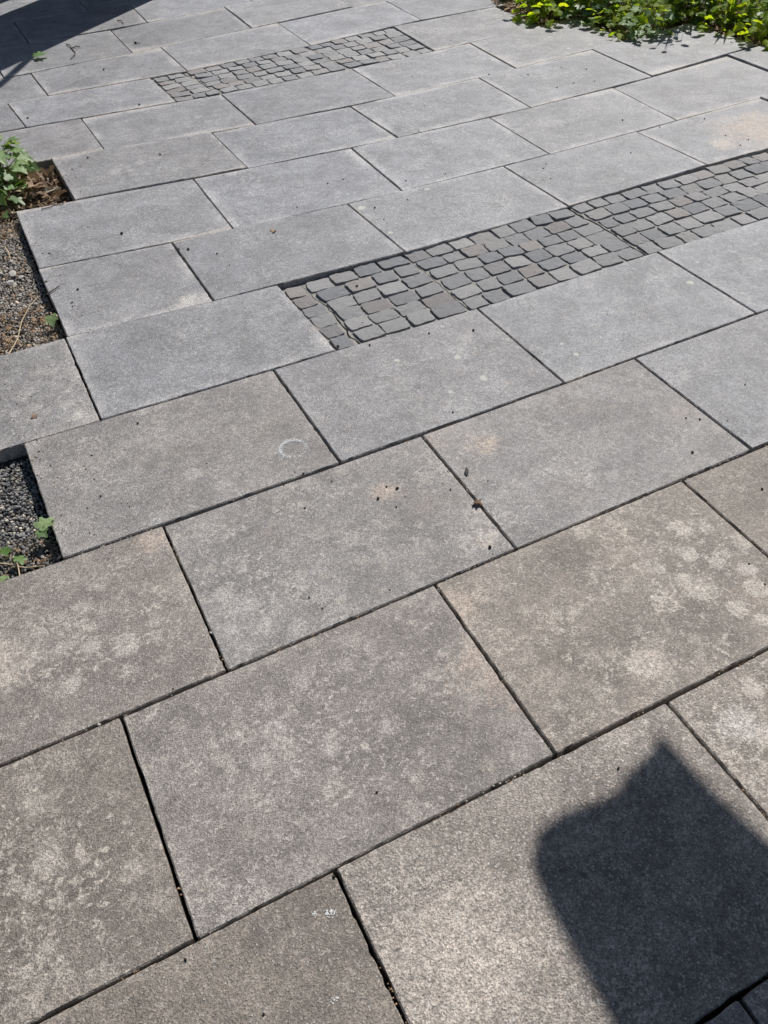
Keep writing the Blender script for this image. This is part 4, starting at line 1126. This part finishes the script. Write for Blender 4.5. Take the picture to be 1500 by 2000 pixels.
# shoots that overhang the paving and throw leaf shadows on it
for i, (x, y, n, sp, h0, h1) in enumerate(((4.30, 4.12, 9, 0.10, 0.22, 0.36), (4.72, 3.80, 8, 0.10, 0.20, 0.40), (4.98, 3.62, 9, 0.10, 0.22, 0.42), (4.10, 4.42, 8, 0.10, 0.15, 0.30), (5.05, 3.45, 8, 0.1, 0.18, 0.34))):
    plant('leafy_plant', 'taller toothed-leaf shoot rising above the low plants in the bed', 'plant', 'taller shoots in the bed', (x, y, -0.03), 'fresh', n, sp, h0, h1, 0.06, 0.10, 700 + i)
for i, (x, y, n, sp, h0, h1, s0, s1) in enumerate(((4.42, 4.22, 5, 0.09, 0.38, 0.50, 0.13, 0.18), (4.25, 4.50, 5, 0.09, 0.36, 0.48, 0.12, 0.17))):
    plant('large_leaf_plant', 'tall plant with broad lobed leaves at the back of the bed', 'plant', 'broad-leaved plants in the bed', (x, y, -0.03), 'pale', n, sp, h0, h1, s0, s1, 760 + i, up_bias=1.6)
plant('leafy_plant', 'tall thin plant with many small leaves behind the paving corner', 'plant', None, (4.62, 3.76, -0.03), 'freshoval', 26, 0.12, 0.34, 0.68, 0.035, 0.065, 780)
def tuft(label, x, y, n, h, seed, lean, wide=1.0):
    rnd = random.Random(seed)
    root = empty('sword_leaf_tuft', (x, y, -0.03))
    tag(root, label, 'plant', 'sword-leaved tufts in the bed')
    for i in range(n):
        a = rnd.uniform(0, 6.28); hh = h * rnd.uniform(0.6, 1.1); w = rnd.uniform(0.006, 0.011) * wide
        d = Vector((math.cos(a), math.sin(a), 0)) * rnd.uniform(0.02, 0.22) * (0.5 if wide > 1.5 else 1) * hh + Vector((lean[0], lean[1], 0)) * hh
        b0 = Vector((math.cos(a), math.sin(a), 0)) * 0.012
        sd = Vector((-math.sin(a), math.cos(a), 0))
        V, F = [], []
        for k in range(6):
            t = k / 5
            p = b0 + d * t * t + Vector((0, 0, hh * t))
            ww = w * (1 - t ** 2.2) + 0.0003
            V += [p - sd * ww, p + sd * ww + Vector((0, 0, 0)), p + Vector((math.cos(a), math.sin(a), 0)) * ww * 0.5]
        for k in range(5):
            b = k * 3
            F += [(b, b + 2, b + 5, b + 3), (b + 2, b + 1, b + 4, b + 5)]
        obj('blade', mesh('blade', V, F, M['blade'], True), root)
for i, (x, y, n, h) in enumerate(((4.60, 3.80, 5, 0.80), (4.70, 3.78, 3, 0.70), (4.20, 4.22, 4, 0.50), (4.12, 4.30, 3, 0.55), (4.78, 3.55, 3, 0.5), (4.42, 3.98, 9, 0.34), (4.62, 3.92, 9, 0.32), (4.80, 3.72, 9, 0.34), (5.02, 3.95, 10, 0.34), (4.78, 4.08, 9, 0.34), (5.20, 3.55, 9, 0.40), (4.14, 4.38, 7, 0.30), (4.95, 3.42, 7, 0.35), (5.3, 3.9, 12, 0.45), (4.55, 4.15, 10, 0.4), (4.9, 3.85, 11, 0.42), (4.70, 3.95, 9, 0.36), (5.12, 3.72, 10, 0.42), (5.35, 3.62, 9, 0.4))):
    tuft('upright tuft of narrow bright green sword leaves, ' + ('left part' if y > 4.08 else ('right part' if x > 4.9 else 'middle')) + ' of the far bed', x, y, n, h, 900 + i, (-0.05, -0.06) if n > 5 else (0, 0), 2.2 if n < 6 else 1.2)
litter_v = []
rnd = random.Random(55)
V, F = [], []
for i in range(900):
    y = rnd.uniform(3.05, 4.7); x = bed_edge(y) + rnd.uniform(-0.03, 0.22)
    a = rnd.uniform(0, 6.28)
    z = -0.02 + rnd.uniform(0, 0.025)
    if x < bed_edge(y): z += 0.02
    s = rnd.uniform(0.008, 0.026)
    b = len(V)
    d = Vector((math.cos(a), math.sin(a), rnd.uniform(-.4, .5))) * s
    e = Vector((-math.sin(a), math.cos(a), rnd.uniform(-.6, .6))) * s * rnd.uniform(.2, .6)
    p = Vector((x, y, z))
    V += [p, p + d * .6 + e, p + d * 1.3, p + d * .6 - e]
    F += [(b, b + 1, b + 2), (b, b + 2, b + 3)]
tag(obj('dry_litter', mesh('dry_litter', V, F, M['litter'])), 'brown dead leaf litter along the far bed edge', 'litter', None, 'stuff')

# ---------------------------------------------------------------- stand-ins added outside the view to cast shadows on the paving
def boxm(V, F, o, ax, ay, az):
    b = len(V)
    for k in (0, 1):
        for (i, j) in ((0, 0), (1, 0), (1, 1), (0, 1)):
            V.append(o + ax * i + ay * j + az * k)
    F += [(b, b + 3, b + 2, b + 1), (b + 4, b + 5, b + 6, b + 7), (b, b + 1, b + 5, b + 4), (b + 1, b + 2, b + 6, b + 5), (b + 2, b + 3, b + 7, b + 6), (b + 3, b, b + 4, b + 7)]
def box_obj(name, o, ax, ay, az, mat, parent):
    V, F = [], []
    boxm(V, F, Vector((0, 0, 0)), ax, ay, az)
    return obj(name, mesh(name, V, F, M[mat]), parent, o)
Z = Vector((0, 0, 1))
def screen(label, start, length, height, strut):  # unseen board panel, added only to throw the top left shadow
    e = Vector((-math.cos(R_(SUN_AZ)), math.sin(R_(SUN_AZ)), 0))
    n = Vector((e.y, -e.x, 0))
    root = empty('stand_in_screen', start)
    tag(root, label, 'stand-in screen', 'added stand-in screens beyond the far edge of the view')
    nb = max(2, round(length / 0.1))
    w = length / nb
    for i in range(nb):
        hh = height
        box_obj('board', e * (i * w) + Z * 0.06, e * (w + (0.004 if i < nb - 1 else 0)), n * (0.018 + 0.003 * (i % 2)), Z * (hh - 0.06), 'wood', root)
    for z in (0.25, height - 0.3):
        box_obj('rail', Z * z + n * 0.022 + e * 0.02, e * (length - 0.04), n * 0.03, Z * 0.07, 'wood', root)
    for s in (0.02, length - 0.10):
        box_obj('foot', e * s - n * 0.02 - Z * 0.002, e * 0.07, n * 0.09, Z * 0.08, 'wood', root)
    if strut:
        a = Z * 1.46 + e * 0.015 + n * 0.03
        box_obj('strut', a, -e * 0.20 + Z * 0.66, n * 0.03, e * 0.030 + Z * 0.05, 'wood', root)  # slanted to give the narrow side arm of that shadow
E1 = Vector((1.93, 6.07, 0.0))
e_ = Vector((-math.cos(R_(SUN_AZ)), math.sin(R_(SUN_AZ)), 0))
screen('unseen timber screen added to cast the top left shadow', E1, 0.79, 2.6, True)
screen('second unseen timber screen added to shade the top left corner', E1 + e_ * 1.0, 0.8, 2.6, False)

# unseen canopy added outside the right edge, outline shaped to the bottom right shadow
out = [(0.800, -1.25), (0.802, -0.446), (0.806, -0.363), (0.814, -0.248), (0.822, -0.196), (0.832, -0.150), (0.862, -0.118), (0.930, -0.108), (1.000, -0.120), (1.052, -0.122), (1.076, -0.104), (1.126, -0.094), (1.160, -0.084), (1.200, -0.064), (1.203, -0.126), (1.205, -0.182), (1.214, -0.249), (1.228, -0.336), (1.262, -0.60), (1.27, -1.25)]
H = 2.5
off = sun_dir * (H / sun_dir.z)
root = empty('stand_in_canopy', (1.02 + off.x, -1.2 + off.y, 0))
tag(root, 'unseen flat canopy on a post, added to cast the bottom right shadow', 'canopy')
o0 = root.location
pts = [(x + off.x - o0.x, y + off.y - o0.y) for x, y in out]
n = len(pts)
V = [(x, y, H) for x, y in pts] + [(x, y, H + 0.03) for x, y in pts]
F = [tuple(range(n))[::-1], tuple(range(n, 2 * n))] + [(i, (i + 1) % n, n + (i + 1) % n, n + i) for i in range(n)]
obj('shadow_caster_panel', mesh('shadow_caster_panel', V, F, M['canvas']), root)
box_obj('post', Vector((-0.03, -0.03, -0.05)), Vector((0.06, 0, 0)), Vector((0, 0.06, 0)), Z * (H + 0.045), 'metal', root)
box_obj('arm', Vector((-0.02, 0.0, H - 0.045)), Vector((0.04, 0, 0)), Vector((0, 0.9, 0)), Z * 0.04, 'metal', root)
